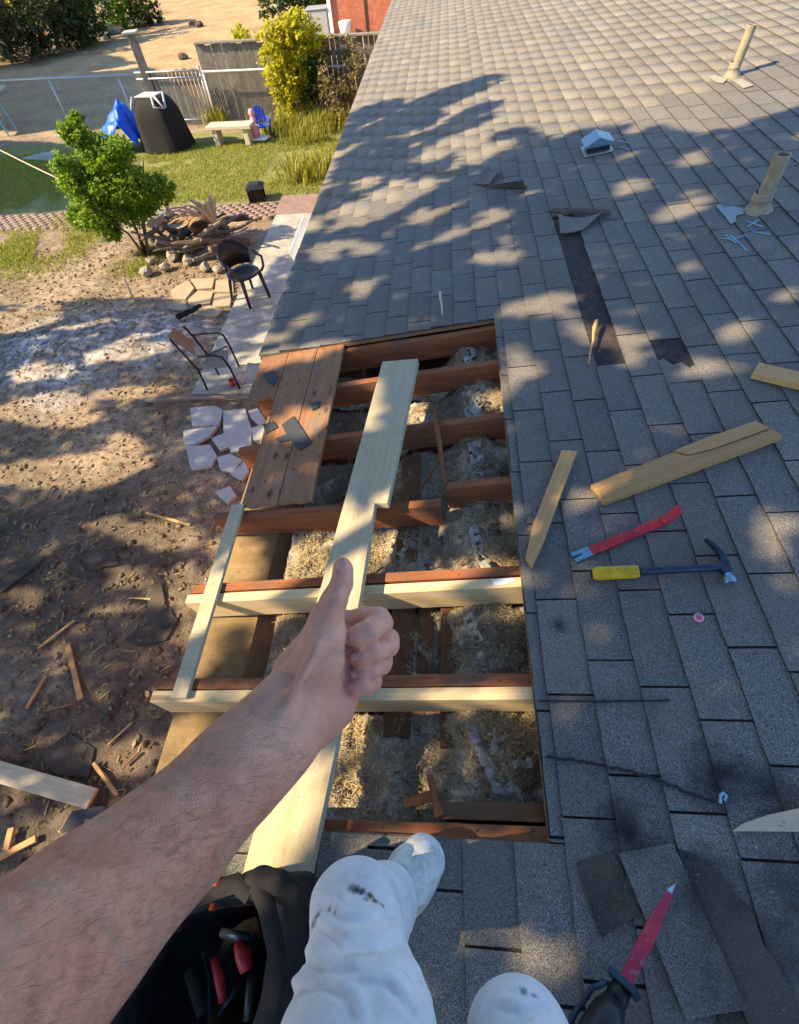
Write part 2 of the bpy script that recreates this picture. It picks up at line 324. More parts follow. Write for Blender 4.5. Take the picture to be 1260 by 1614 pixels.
def dirt_mat():
    N = NB('yard_dirt'); p = N.co('World')
    a = N.noise(p, .9, 8, .65); b = N.noise(p, 9, 6, .75); c = N.noise(p, 55, 4, .75); d = N.noise(p, 2.6, 7, .7, .6)
    col = N.ramp(a, [(.3, (.150, .112, .076)), (.5, (.265, .204, .143)), (.7, (.385, .300, .212))])
    col = N.mix(.75, col, N.ramp(b, [(.3, .2), (.5, .5), (.7, .85)]), 'OVERLAY')
    col = N.mix(.6, col, N.ramp(c, [(.3, .12), (.5, .5), (.7, .95)]), 'OVERLAY')
    col = N.mix(N.ramp(d, [(.54, 0.0), (.68, .6)]), col, (.035, .028, .021))
    # spread ash in front of the burn pile
    ash = N.math('MAXIMUM', N.spot(gp(150, 540), 1.25, .8), N.math('MAXIMUM', N.math('MAXIMUM', N.spot(gp(45, 560), 1.2, .8), N.spot(gp(110, 590), 1.0, .8)), N.spot(gp(260, 530), 1.1, .8)))
    ashc = N.ramp(N.noise(p, 4.2, 9, .78, 1.0), [(.36, (.05, .05, .053)), (.48, (.27, .27, .28)), (.58, (.58, .58, .58))])
    col = N.mix(N.math('MULTIPLY', ash, .85), col, ashc)
    # shade on the ground near the house, painted into the soil colour
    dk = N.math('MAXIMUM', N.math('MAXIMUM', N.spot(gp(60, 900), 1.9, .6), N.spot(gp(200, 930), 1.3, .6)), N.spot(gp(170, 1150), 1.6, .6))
    bed = N.spot(gp(40, 60), 9.0, .4)  # planting bed far left, the shade under its trees darkened into the colour
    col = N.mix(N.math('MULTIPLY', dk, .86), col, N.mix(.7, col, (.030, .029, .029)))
    # worn turf under the lawn, tan earth beyond the fence
    sx = N.n('ShaderNodeSeparateXYZ'); N.l(p, sx.inputs[0])
    def band(o, lo, hi, s):
        m1 = N.n('ShaderNodeMapRange'); N.l(o, m1.inputs[0]); m1.inputs[1].default_value = lo - s; m1.inputs[2].default_value = lo + s
        m2 = N.n('ShaderNodeMapRange'); N.l(o, m2.inputs[0]); m2.inputs[1].default_value = hi + s; m2.inputs[2].default_value = hi - s
        return N.math('MULTIPLY', m1.outputs[0], m2.outputs[0])
    yy = N.math('ADD', sx.outputs[1], N.math('MULTIPLY', N.math('SUBTRACT', N.noise(p, 1.3, 5, .7), .5), 1.2))
    lawn = band(yy, 11.3, 16.2, .15)
    turf = N.ramp(N.noise(p, 3.0, 7, .7), [(.35, (.14, .16, .05)), (.55, (.20, .21, .07)), (.68, (.32, .25, .13))])
    turf = N.mix(.6, turf, N.ramp(c, [(.3, .2), (.5, .5), (.7, .85)]), 'OVERLAY')
    col = N.mix(N.math('MULTIPLY', lawn, .95), col, turf)
    far = band(yy, 17.4, 400, .4)
    tan = N.ramp(N.noise(p, .8, 8, .7), [(.3, (.25, .17, .085)), (.5, (.37, .26, .14)), (.7, (.45, .33, .19))])
    tan = N.mix(.7, tan, N.ramp(N.noise(p, 7, 6, .75), [(.3, .25), (.5, .5), (.7, .8)]), 'OVERLAY')
    col = N.mix(far, col, tan); col = N.mix(N.math('MULTIPLY', bed, .85), col, N.mix(.75, col, (.05, .042, .03)))
    return N.done(col, .95, 0, .15, bump=N.mix(.5, b, c), bs=.9, bd=.03)
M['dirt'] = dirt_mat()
def insul_mat():
    N = NB('loose_insulation'); p = N.co('World'); a = N.noise(p, 5, 6, .7); b = N.noise(p, 42, 5, .75, .8); c = N.noise(p, 150, 3, .7)
    col = N.ramp(a, [(.3, (.24, .215, .175)), (.5, (.36, .325, .26)), (.7, (.48, .42, .32))])
    col = N.mix(.8, col, N.ramp(b, [(.3, .08), (.5, .5), (.7, .92)]), 'OVERLAY'); col = N.mix(.6, col, N.ramp(c, [(.3, .15), (.5, .5), (.7, .9)]), 'OVERLAY')
    return N.done(col, 1.0, 0, .05, bump=N.mix(.6, b, c), bs=.6, bd=.014)
M['insul'] = insul_mat()
def fluff_mat(name, c):
    N = NB(name); p = N.co('World'); a = N.noise(p, 6, 4, .7); b = N.noise(p, 90, 2, .7)
    col = N.ramp(a, [(.3, tuple(x * .55 for x in c)), (.55, c), (.75, tuple(x * 1.3 for x in c))]); col = N.mix(.6, col, N.ramp(b, [(.3, .2), (.5, .5), (.7, .85)]), 'OVERLAY')
    return N.done(col, 1.0, 0, .05)
M['tuft'] = fluff_mat('insulation_tuft', (.42, .36, .26))
M['straw'] = fluff_mat('straw_debris', (.52, .37, .17))
def concrete_mat():
    N = NB('patio_concrete'); p = N.co('World'); a = N.noise(p, 1.8, 7, .7); b = N.noise(p, 40, 5, .7)
    col = N.ramp(a, [(.3, (.20, .20, .175)), (.5, (.31, .31, .275)), (.7, (.41, .405, .355))]); col = N.mix(.5, col, N.ramp(b, [(.3, .25), (.5, .5), (.7, .8)]), 'OVERLAY')
    return N.done(col, .9, 0, .2, bump=b, bs=.3, bd=.005)
M['concrete'] = concrete_mat()
def brick_mat():
    N = NB('house_brick'); x = N.n('ShaderNodeTexBrick'); N.l(N.co('Object', (1, 1, 1), rot=(math.pi / 2, 0, 0)), x.inputs['Vector'])
    x.inputs['Scale'].default_value = 4.2; x.inputs['Color1'].default_value = (.33, .095, .05, 1); x.inputs['Color2'].default_value = (.42, .14, .075, 1); x.inputs['Mortar'].default_value = (.42, .30, .22, 1); x.inputs['Mortar Size'].default_value = .012
    n = N.noise(N.co('World'), 3, 5, .7); col = N.mix(.4, x.outputs['Color'], N.ramp(n, [(.3, .3), (.7, .75)]), 'OVERLAY')
    return N.done(col, .9, 0, .2, bump=x.outputs['Fac'], bs=.4, bd=.01)
M['wallbrick'] = brick_mat()
# ============================================================ HOUSE
house = thing('house', 'low house whose grey shingle roof has an opened rectangle showing its rafters', 'house', (0, 5, 0))
U0, U1, V0, V1 = -3.2, 15.2, -1.485, 4.3
HU0, HU1, HV = -0.318, 2.153, -0.045            # the opened rectangle
def rbox(mb, u0, u1, v0, v1, n0, n1): mb.box(v0, v1, u0, u1, n0, n1, RM)
mb = MB()
rbox(mb, U0, HU0, V0, V1, -.032, -.013); rbox(mb, HU1, U1, V0, V1, -.032, -.013); rbox(mb, HU0 + .0005, HU1 - .0005, HV, V1, -.0318, -.0132)
roof = W(mb, 'roof', M['deckwood'], house)
mb = MB(); e = .004
rbox(mb, U0, HU0 - e, V0 + e, V1 - e, -.0128, -.0105); rbox(mb, HU1 + e, U1, V0 + e, V1 - e, -.0128, -.0105); rbox(mb, HU0 - e + .0005, HU1 + e - .0005, HV + e, V1 - e, -.0126, -.0107)
W(mb, 'underlayment', M['felt_brown'], roof)
# back slope and ridge so that the roof is whole
rv = rp(0, V1, -.01); mb = MB()
mb.add([(rv[0], U0, rv[2]), (rv[0], U1, rv[2]), (rv[0] + 6, U1, rv[2] - .85), (rv[0] + 6, U0, rv[2] - .85), (rv[0], U0, rv[2] - .03), (rv[0], U1, rv[2] - .03), (rv[0] + 6, U1, rv[2] - .88), (rv[0] + 6, U0, rv[2] - .88)],
       [(0, 3, 2, 1), (4, 5, 6, 7), (0, 1, 5, 4), (1, 2, 6, 5), (2, 3, 7, 6), (3, 0, 4, 7)])
W(mb, 'back_roof_slope', M['shingle'], house)
# shingle tabs -------------------------------------------------
E_, TL = .1365, .3248
OFF = {1: .170, 2: .086, 3: .316, 5: .125, 0: .065}
def tabs():
    out = []
    k0 = math.ceil(V0 / E_) - 1
    for k in range(k0, int(V1 / E_)):
        va, vb = k * E_, (k + 1) * E_
        va = max(va, V0 - .012) if k > k0 else V0 - .012
        r = random.Random(k * 13 + 5); off = OFF.get(k, (.17 - .0915 * (k - 1) + r.uniform(-.02, .02)))
        j0 = math.floor((U0 - off) / TL); j1 = math.ceil((U1 - off) / TL)
        for j in range(j0, j1):
            a, b = off + j * TL, off + (j + 1) * TL
            a = max(a, U0); b = min(b, U1)
            if b - a < .04: continue
            g = random.uniform(.0028, .0042); a += g; b -= g
            jv = random.uniform(-.0025, .0025)
            segs = [(a, b, va + jv, vb)]
            if va < HV:                                     # clip round the opening
                ns = []
                for s in segs:
                    if s[1] < HU0 or s[0] > HU1: ns.append(s); continue
                    if s[0] < HU0 - .03: ns.append((s[0], HU0 - .004, s[2], s[3]))
                    if s[1] > HU1 + .03: ns.append((HU1 + .004, s[1], s[2], s[3]))
                    if vb > HV + .01: ns.append((max(s[0], HU0), min(s[1], HU1), HV + random.uniform(.002, .008), vb))
                segs = ns
            for s in segs:
                cu, cv = (s[0] + s[1]) / 2, (s[2] + s[3]) / 2
                if k == 3 and 1.72 < cu < 3.15: continue                       # stripped course
                if k == 5 and 1.42 < cu < 1.76: continue                       # torn-out tab
                out.append((k, j, s))
    return out
def tab_mesh(name, L, D, seed):
    r = random.Random(seed); n = 6; V = []; F = []
    for i in range(n + 1):
        y = L * i / n; jx = r.uniform(-.0016, .0016); jz = r.uniform(-.0008, .0010)
        if i in (0, n): jz += r.uniform(-.0005, .0022)
        V += [(jx, y, -.0100), (jx, y, 0.0 + jz), (D * .55, y, -.0036 + jz * .3), (D + .004, y, -.0078), (D + .004, y, -.0100)]
    for i in range(n):
        b = i * 5
        for q in range(4): F.append((b + q, b + q + 1, b + q + 6, b + q + 5)[::-1])
    F += [(0, 1, 2, 3, 4)[::-1], tuple(n * 5 + q for q in range(5))]
    me = bpy.data.meshes.new(name); me.from_pydata(V, [], F)
    me.materials.append(M['shingle']); me.materials.append(M['asphalt_edge'])
    for p in me.polygons:
        if abs(p.normal.z) < .3: p.material_index = 1
    return me
allt = tabs()
def seen(t):
    k, j, s = t; P = rp((s[0] + s[1]) / 2, (s[2] + s[3]) / 2); q = proj(P)
    if q[2] < .1 or not (-60 < q[0] < 1320 and -60 < q[1] < 1680): return 0
    return (s[1] - s[0]) * (s[3] - s[2]) / q[2] ** 3
allt.sort(key=seen, reverse=True)
variants = [tab_mesh('shingle', TL - .0070, E_, s) for s in range(7)]
SV = []; SF = []; ST = []
def jit(): return Matrix.Rotation(random.gauss(0, .0028), 4, 'Z')
for i, (k, j, s) in enumerate(allt):
    full = abs((s[1] - s[0]) - (TL - .0070)) < .003 and abs(s[3] - s[2] - E_) < .004
    if i < 300:
        me = variants[(k * 5 + j * 3) % 7] if full else tab_mesh('shingle', s[1] - s[0], s[3] - s[2], i)
        link(bpy.data.objects.new('shingle', me), roof, RM @ Matrix.Translation((s[2], s[0], random.uniform(-.0004, .0006))) @ jit())
    else:
        a, b, c, d = s[0], s[1], s[2], s[3]; dn = random.uniform(-.0008, .0012); base = len(SV)
        for (v, n) in ((c, -.0100), (c, dn), (d + .004, -.0066), (d + .004, -.0100)):
            SV += [rp(a, v, n), rp(b, v, n)]
        SF += [[base + x for x in q] for q in ((0, 1, 3, 2), (2, 3, 5, 4), (0, 2, 4, 6), (1, 7, 5, 3))]
        ST += [random.uniform(.01, 1)] * 4
sf = tag(arr_mesh('shingle_field', SV, SF, M['shingle'], roof, attr={'tint': ('FACE', ST)}), kind='stuff'); sf.data.materials.append(M['asphalt_edge'])
sf.data.polygons.foreach_set('material_index', np.tile(np.array([1, 0, 1, 1], np.int32), len(SF) // 4))
tv = [(1.427, .6825), (1.427, .822), (1.53, .822), (1.512, .795), (1.562, .772), (1.548, .735), (1.605, .708), (1.592, .6825)]       # what is left of the torn tab
mb = MB(); mb.prism([(v, u) for u, v in tv], -.0100, -.0015, RM); W(mb, 'torn_shingle', M['shingle'], roof)
# timbers ------------------------------------------------------
def timber(name, m, parent, u, v0, v1, n_top, wu, h, rotz=0.0, label=None, bevel=.002, roll=0.0, sag=0.0):
    L = v1 - v0; mb = MB(); k = 10; V = []; F = []; r = random.Random(int((u + 9) * 1000))
    for i in range(k + 1):
        x = -L / 2 + L * i / k; jy = r.gauss(0, .0012 if sag else .0003); jz = r.gauss(0, .0022 if sag else .0003)
        V += [(x, -wu / 2 + jy, -h), (x, wu / 2 + jy, -h), (x, wu / 2 + jy, jz), (x, -wu / 2 + jy, jz)]
    for i in range(k):
        b = i * 4
        F += [(b + q, b + 4 + q, b + 4 + (q + 1) % 4, b + (q + 1) % 4)[::-1] for q in range(4)]
    F += [(0, 1, 2, 3)[::-1], (k * 4, k * 4 + 1, k * 4 + 2, k * 4 + 3)]
    mb.add(V, F)
    o = mb.build(name, m, parent, RM @ T(((v0 + v1) / 2, u, n_top)) @ Matrix.Rotation(rotz, 4, 'Z') @ Matrix.Rotation(roll, 4, 'X'), bevel=bevel)
    if label: o['label'] = label
    return o
RT = -.034
for u, v0, v1, rz, sg in ((2.118, -1.44, 1.0, 0, 1), (1.80, -1.44, 1.0, .01, 1), (1.385, -1.44, 1.0, .016, 1), (.535, -1.42, 1.0, .004, 1), (.124, -1.445, 1.0, 0, 1), (-.305, -1.44, 1.0, 0.01, 1)):
    timber('rafter', M['oldwood'], house, u, v0, v1, RT, .040, .140, rz, sag=sg)
timber('rafter', M['oldwood'], house, .905, -1.44, -.345, RT, .040, .140, -.035, 'old rafter broken off at its upper end', sag=1)
timber('rafter', M['oldwood'], house, .985, -.325, 1.0, RT + .001, .040, .140, .012, 'stub of the broken rafter beside the roof edge', sag=1)
for u in (2.55, 2.96, 3.37, -.72, -1.13): timber('rafter', M['oldwood'], house, u, -1.44, 1.0, RT, .040, .140)
timber('rafter', M['pine'], house, .482, -1.435, .9, RT + .001, .040, .140, .0, 'new pale pine rafter fixed beside an old one, with a torn white tag')
timber('rafter', M['pine'], house, .080, -1.440, .9, RT + .001, .041, .140, .002, 'new pale pine rafter nearest the thumb-up hand')
mb = MB(); mb.prism([(-.145, .470), (-.10, .474), (-.06, .486), (-.075, .500), (-.12, .497), (-.15, .492)], RT + .0025, RT + .0038, RM); W(mb, 'paper_tag', M['white_paint'], house)
timber('blocking', M['plate'], house, -.245, -.34, .3, -.075, .045, .09, .01)
timber('brace_strip', M['pine_pale'], house, .5, -.0325, .0325, RT + .0225, .90, .019, 0, 'thin pale strip nailed across the rafter tails').matrix_basis = WM['house'].inverted() @ RM @ T((-1.312, .515, RT + .0225)) @ Matrix.Rotation(.012, 4, 'Z')
# nail holes on the old rafter tops
mb = MB()
for u, rows in ((.124, 22), (.535, 10), (-.305, 14)):
    for i in range(rows):
        v = random.uniform(-1.38, -.08); uu = u + random.uniform(-.012, .012)
        mb.lathe([(0.0, 0), (.0028, 0.0003)], RM @ T((v, uu, RT + .0040)), 6)
tag(W(mb, 'nail_heads', M['black_metal'], house), kind='stuff')
# remaining deck planks
def plank(v0, v1, u0, u1, label=None, seed=0):
    r = random.Random(seed); mb = MB(); n = 8; lo = []; hi = []
    for i in range(n + 1):
        t = i / n; v = v0 + (v1 - v0) * t
        lo.append((v, u0 + r.uniform(-.006, .006))); hi.append((v, u1))
    mb.prism(lo + hi[::-1], -.0325, -.0130 + r.uniform(-.001, .002))
    cx, cy = (v0 + v1) / 2, (u0 + u1) / 2
    Rz = Matrix.Rotation(math.pi / 2, 4, 'Z'); Mx = RM @ T((cx, cy, 0)) @ Rz
    mb.v = [tuple((Rz.inverted() @ Vector((x - cx, y - cy, z)))) for x, y, z in mb.v]
    o = mb.build('deck_plank', M['deckwood'], house, Mx, bevel=.0015)
    if label: o['label'] = label
plank(-1.478, -1.302, 1.745, 2.150, 'short broken plank at the eave', 1); plank(-1.297, -1.112, .948, 2.150, None, 2); plank(-1.108, -.940, .950, 2.150, None, 3)
# eave trim
for a, b in ((U0, HU0 - .02), (HU1 + .02, U1)):
    mb = MB(); mb.box(V0 - .004, V0 + .016, a, b, -.19, -.036, RM); W(mb, 'fascia', M['white_paint'], house)
    mb = MB(); mb.box(V0 - .022, V0 + .03, a, b, -.0350, -.0325, RM); mb.box(V0 - .0225, V0 - .0195, a, b, -.060, -.0352, RM); W(mb, 'drip_edge', M['dark_steel'], house)
mb = MB(); g = [(0, 0), (-.02, -.10), (-.10, -.10), (-.125, 0), (-.12, 0), (-.097, -.095), (-.024, -.095), (-.005, 0)]
for i in range(len(g)):
    pass
mb.prism([(V0 - .006 + x, -.045 + z) for x, z in g], 3.62, 4.30, RM @ Matrix(((1, 0, 0, 0), (0, 0, 1, 0), (0, 1, 0, 0), (0, 0, 0, 1)))); W(mb, 'gutter', M['white_paint'], house)
# soffit, frieze, plates, ceiling, walls
for a, b in ((-3.1, -.28), (-.278, .62), (.622, 2.4), (2.402, 6.0), (6.002, 15.0)):
    mb = MB(); mb.box(-1.395, -1.137, a, b, 2.255, 2.266); W(mb, 'soffit_panel', M['ply'], house, loc=(-1.26, (a + b) / 2, 2.26))
mb = MB(); mb.box(-1.135, -1.045, -3.1, 15, 2.25, 2.300); mb_ = W(mb, 'frieze_board', M['plate'], house)
for x0, x1, z1, y0, y1 in ((-.535, -.440, 2.400, -.02, 1.34), (-.425, -.362, 2.392, .12, .50), (-.335, -.245, 2.405, -.05, .90)):
    mb = MB(); mb.box(-(y1 - y0) / 2, (y1 - y0) / 2, -(x1 - x0) / 2, (x1 - x0) / 2, -.05, 0)
    mb.build('wall_plate', M['plate'], house, T(((x0 + x1) / 2, (y0 + y1) / 2, z1)) @ Matrix.Rotation(math.pi / 2, 4, 'Z'), bevel=.003)
mb = MB(); mb.box(-1.04, 9.5, -3.0, 14.8, 2.10, 2.14); W(mb, 'ceiling', M['plate'], house)
mb = MB(); mb.box(-1.04, -.86, -3.0, 14.8, 0, 2.248); W(mb, 'wall', M['wallbrick'], house)
mb = MB(); mb.box(-.86, 9.5, -3.0, -2.8, 0, 2.30); mb.box(-.86, 9.5, 14.6, 14.8, 0, 2.30); mb.box(9.3, 9.5, -2.8, 14.6, 0, 2.30); W(mb, 'outer_wall', M['wallbrick'], house)
# window and door in the yard-side wall (seen from a step to the side)
for y0, y1, z0, z1 in ((3.2, 4.6, .95, 2.05), (7.4, 8.3, .05, 2.1)):
    mb = MB(); mb.box(-1.075, -1.041, y0, y1, z0, z1); fr = W(mb, 'window_frame' if z0 > .5 else 'door', M['white_paint'], house)
    mb = MB(); mb.box(-1.082, -1.076, y0 + .07, y1 - .07, z0 + .07 + (0 if z0 > .5 else .9), z1 - .07); W(mb, 'pane', M['black_plastic'], fr)

# loose insulation, bay by bay ----------------------------------
def nz(x, y, z, s): return mnoise.noise(Vector((x * s, y * s, z * s)))
def insul_h(x, y, bay):
    b, lft, mid, rgt = bay
    t = min(1, max(0, (x + .62) / .12)); h = lft * (1 - t) + mid * t
    t = min(1, max(0, (x + .34) / .12)); h = h * (1 - t) + rgt * t
    h += .024 * nz(x, y, b, 6) + .020 * nz(x, y, b + 3, 13) + .010 * nz(x, y, b + 5, 30) + .004 * nz(x, y, b + 7, 70)
    return min(h, Z0 + x * SA / CA - .05)
bays = [(-.283, .060, (0, 2.325, 2.385, 2.45)), (.146, .459, (1, 2.315, 2.372, 2.455)), (.557, .945, (2, 2.345, 2.402, 2.478)), (.948, 1.362, (3, 2.29, 2.375, 2.492)), (1.408, 1.778, (4, 2.29, 2.37, 2.492)), (1.822, 2.096, (5, 2.29, 2.34, 2.49))]
TP = []; TP2 = []
for y0, y1, bay in bays:
    xs = np.arange(-1.04, .12, .0075); ys = np.linspace(y0, y1, int((y1 - y0) / .0075)); V = []; F = []
    for x in xs:
        for y in ys: V.append((x, y, insul_h(x, y, bay)))
    ny = len(ys)
    for i in range(len(xs) - 1):
        for j in range(ny - 1): F.append((i * ny + j, (i + 1) * ny + j, (i + 1) * ny + j + 1, i * ny + j + 1))
    tag(arr_mesh('insulation', V, F, M['insul'], house, True), kind='stuff')
    for _ in range(24000):
        x = random.uniform(-1.03, .05); y = random.uniform(y0, y1)
        if -.6 < x < -.24 and random.random() < .75: continue
        if mnoise.noise(Vector((x * 9, y * 9, 4))) < -.18: continue
        z = insul_h(x, y, bay) + random.uniform(.0, .014)
        (TP2 if random.random() < (.16 if bay[0] in (0, 2) else .06) else TP).append((x, y, z))
def fibres(P, ln, wd):
    n = len(P); a = rng.random(n) * 6.283; e = rng.normal(size=n) * .35 + .15
    d = np.stack([np.cos(a) * np.cos(e), np.sin(a) * np.cos(e), np.sin(e)], 1); s = np.stack([-np.sin(a), np.cos(a), rng.normal(size=n) * .3], 1)
    L = (ln * (.4 + 1.2 * rng.random(n)))[:, None]; w_ = (wd * (.6 + .8 * rng.random(n)))[:, None]; c = np.cross(d, s) * L * (rng.random(n)[:, None] - .3) * .5
    a0 = P - d * L / 2; m0 = P + c; b0 = P + d * L / 2
    V = np.stack([a0 - s * w_ * .4, a0 + s * w_ * .4, m0 + s * w_, m0 - s * w_, b0 + s * w_ * .3, b0 - s * w_ * .3], 1).reshape(-1, 3); i = np.arange(n)[:, None] * 6
    return V, np.concatenate([i + np.array([[0, 1, 2, 3]]), i + np.array([[3, 2, 4, 5]])], 1).reshape(-1, 4)
for P, m, nm in ((TP, 'tuft', 'insulation_tufts'), (TP2, 'straw', 'straw_debris')):
    V, F = fibres(np.array(P), 0.030 if m == 'tuft' else .036, .0011 if m == 'tuft' else .0016)
    tag(arr_mesh(nm, V, F, M[m], house), kind='stuff')
mb = MB()
for _ in range(260):                                   # chips of wood and bark lying in the bays
    y0, y1, bay = random.choice(bays); x = random.uniform(-.95, -.07); y = random.uniform(y0 + .02, y1 - .02); a = random.random() * 6.28; l = random.uniform(.010, .045); z = insul_h(x, y, bay) + .012
    mb.bar((x, y, z), (x + l * math.cos(a), y + l * math.sin(a), z + random.uniform(-.004, .014)), random.uniform(.003, .009), .003)
tag(W(mb, 'wood_chips', M['plate'], house), kind='stuff')
def crumple(name, m, cx, cy, z, lx, ly, seed, rot=0.0):
    r = random.Random(seed); nx, ny = 10, 16; V = []; F = []
    for i in range(nx):
        for j in range(ny):
            a = (i / (nx - 1) - .5) * lx * (.75 + .5 * abs(nz(j * .3, seed, 0, 1.1))); b = (j / (ny - 1) - .5) * ly
            a += .25 * lx * nz(j * .25, seed, 5, 1.0)
            x = cx + a * math.cos(rot) - b * math.sin(rot); y = cy + a * math.sin(rot) + b * math.cos(rot)
            V.append((x, y, z + .030 * nz(x, y, seed, 14) + .015 * nz(x, y, seed, 40)))
    for i in range(nx - 1):
        for j in range(ny - 1):
            if r.random() > .04 and nz(V[i * ny + j][0], V[i * ny + j][1], seed, 30) < .33: F.append((i * ny + j, (i + 1) * ny + j, (i + 1) * ny + j + 1, i * ny + j + 1))
    return arr_mesh(name, V, F, m, house, True)
crumple('insulation_facing', M['insul_white'], -.175, 1.965, 2.515, .09, .22, 1)
crumple('insulation_facing', M['insul_white'], -.165, 1.56, 2.515, .10, .26, 2)
crumple('insulation_facing', M['insul_white'], -.175, 1.16, 2.515, .08, .32, 3)
crumple('insulation_facing', M['insul_white'], -.18, .70, 2.505, .05, .25, 4, .2)
crumple('insulation_facing', M['insul_white'], -.215, .36, 2.475, .045, .12, 5, .3)
crumple('insulation_facing', M['insul_white'], -.20, .22, 2.475, .03, .10, 15, -.4)
for i, (cx, cy, lx, ly, ro) in enumerate(((-.225, -.015, .045, .07, .3), (-.205, -.07, .035, .09, .5), (-.175, -.13, .03, .10, .35), (-.135, -.03, .02, .06, -1.0), (-.16, -.06, .03, .035, -.6), (-.10, -.19, .05, .07, 1.1), (-.15, -.215, .05, .06, .9), (-.07, -.10, .03, .06, 1.6), (-.24, .03, .03, .05, 0))): crumple('insulation_facing', M['insul_white'], cx, cy, 2.470 + .004 * (i % 3), lx, ly, 20 + i, ro)
crumple('insulation_facing', M['insul_white'], -.10, -.21, 2.475, .05, .16, 8, 1.2)
# ============================================================ GROUND AND YARD
xs = np.concatenate([[-400, -160, -80, -50, -36, -28, -22, -18], np.arange(-16, -1.9, .11), [0, 5, 12, 30, 80, 400]])
ys = np.concatenate([[-400, -120, -40, -15, -8], np.arange(-4, 17.5, .11), [19, 22, 26, 30, 36, 45, 60, 90, 160, 400]])
def gz(x, y):
    if not (-16 < x < -1.5 and -4.2 < y < 18.2): return 0.0
    e = min(1, (x + 16) / 2, (-1.5 - x) / 2 if x > -3.5 else 1, (y + 4.2), (18.2 - y))
    k = 1.0 if y < 10 else .35
    z = (.035 * nz(x, y, 1, .8) + .018 * nz(x, y, 2, 2.6) + .012 * nz(x, y, 3, 7)) * k
    d = math.hypot((x - gp(140, 540)[0]) / 1.6, (y - gp(140, 540)[1]) / .9)
    z += .16 * math.exp(-d * d) * (1 + .5 * nz(x, y, 8, 3)) - .02 * k
    return z * max(0, e)
V = [(x, y, gz(x, y)) for x in xs for y in ys]; n = len(ys)
F = [(i * n + j, (i + 1) * n + j, (i + 1) * n + j + 1, i * n + j + 1) for i in range(len(xs) - 1) for j in range(n - 1)]
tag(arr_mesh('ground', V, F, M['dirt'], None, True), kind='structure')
# patio slabs along the house
def slab(name, poly, z, m, bev=.006):
    mb = MB(); c = np.mean(np.array(poly), 0); mb.prism([(p[0] - c[0], p[1] - c[1]) for p in poly], -.10, 0)
    return tag(mb.build(name, m, None, T((c[0], c[1], z)), bevel=bev), kind='structure')
for a, b in ((4.72, 5.35), (5.36, 7.28), (7.29, 8.95), (8.96, 10.35)): slab('patio_slab', [(-3.78, a), (-1.05, a), (-1.05, b), (-3.78, b)], .055 + random.uniform(0, .006), M['concrete'])
slab('walkway_slab', [(-3.84, 10.36), (-2.6, 10.36), (-2.6, 11.3), (-3.84, 11.3)], .06, M['paver'])
# red brick border path
V = []; F = []; T_ = []
for r_ in range(7):
    for c_ in range(33):
        x = -10.6 + c_ * .207 + (r_ % 2) * .103; y = 10.40 + r_ * .108 + (x + 7) * -.02
        z = .025 + random.uniform(-.003, .004); b = len(V); w_, d_ = .1022, .0532
        V += [(x + sx * w_, y + sy * d_, zz) for zz in (z - .05, z) for sx, sy in ((-1, -1), (1, -1), (1, 1), (-1, 1))]
        F += [[b + q for q in f] for f in ((4, 5, 6, 7), (0, 1, 5, 4), (1, 2, 6, 5), (2, 3, 7, 6), (3, 0, 4, 7))]
tag(arr_mesh('brick_path', V, F, M['paver'], None), kind='structure')
# grass blades
def blades(name, m, pts, h, wd, lean=.5, label=None):
    P = np.array(pts); n = len(P); a = rng.random(n) * 6.283; hh = h * (.5 + rng.random(n)); ww = wd * (.6 + .8 * rng.random(n))
    d = np.stack([np.cos(a), np.sin(a), np.zeros(n)], 1); s = np.stack([-np.sin(a), np.cos(a), np.zeros(n)], 1); up = np.array([0, 0, 1.])
    q = rng.random(n)[:, None] * lean
    p0 = P - s * ww[:, None]; p1 = P + s * ww[:, None]; m0 = P + up * hh[:, None] * .6 + d * hh[:, None] * q * .4; t = P + up * hh[:, None] * (1 - q * .35) + d * hh[:, None] * q
    V = np.stack([p0, p1, m0 + s * ww[:, None] * .8, m0 - s * ww[:, None] * .8, t], 1).reshape(-1, 3); i = np.arange(n)[:, None] * 5
    F = np.concatenate([i + np.array([[0, 1, 2]]), i + np.array([[0, 2, 3]]), i + np.array([[3, 2, 4]])], 1).reshape(-1, 3)
    return tag(arr_mesh(name, V, F, m, None), label, 'grass', None, 'stuff')
pts = []
while len(pts) < 52000:
    x = random.uniform(-13.5, -2.3); y = random.uniform(11.1, 15.6)
    k = nz(x, y, 3, .55) + .6 * nz(x, y, 9, 2.3)
    e = min((y - 11.15) * 3, (15.5 - y) * 2, 1)
    if k > .32 + .2 * random.random() or random.random() > e: continue
    if -4.6 < x < -3.4 and 12.4 < y < 14.2 and random.random() < .75: continue
    pts.append((x, y, gz(x, y) - .003))
blades('grass', M['grass'], pts, .055, .006, .9, 'short green lawn between the brick path and the wire fence')
pts = []
while len(pts) < 9000:
    x = random.gauss(-9.2, .9); y = random.gauss(9.4, .55)
    if nz(x, y, 3, 1.2) < -.15: continue
    pts.append((x, y, gz(x, y) - .003))
for q in [(130, 375), (250, 395), (100, 350), (215, 420)]:
    c = gp(*q)
    for _ in range(700): x = random.gauss(c[0], .28); y = random.gauss(c[1], .2); pts.append((x, y, gz(x, y)))
blades('grass', M['grass'], pts, .06, .006, .9, 'patchy green grass left of the leafy shrub')
pts = []
for q, k, s in [((500, 205), 500, .5), ((455, 210), 400, .35), ((540, 200), 300, .3), ((480, 225), 160, .3), ((345, 195), 180, .18), ((500, 270), 300, .35), ((480, 285), 200, .28)]:
    c = gp(*q)
    for _ in range(k): pts.append((random.gauss(c[0], s), random.gauss(c[1], s * .5), 0))
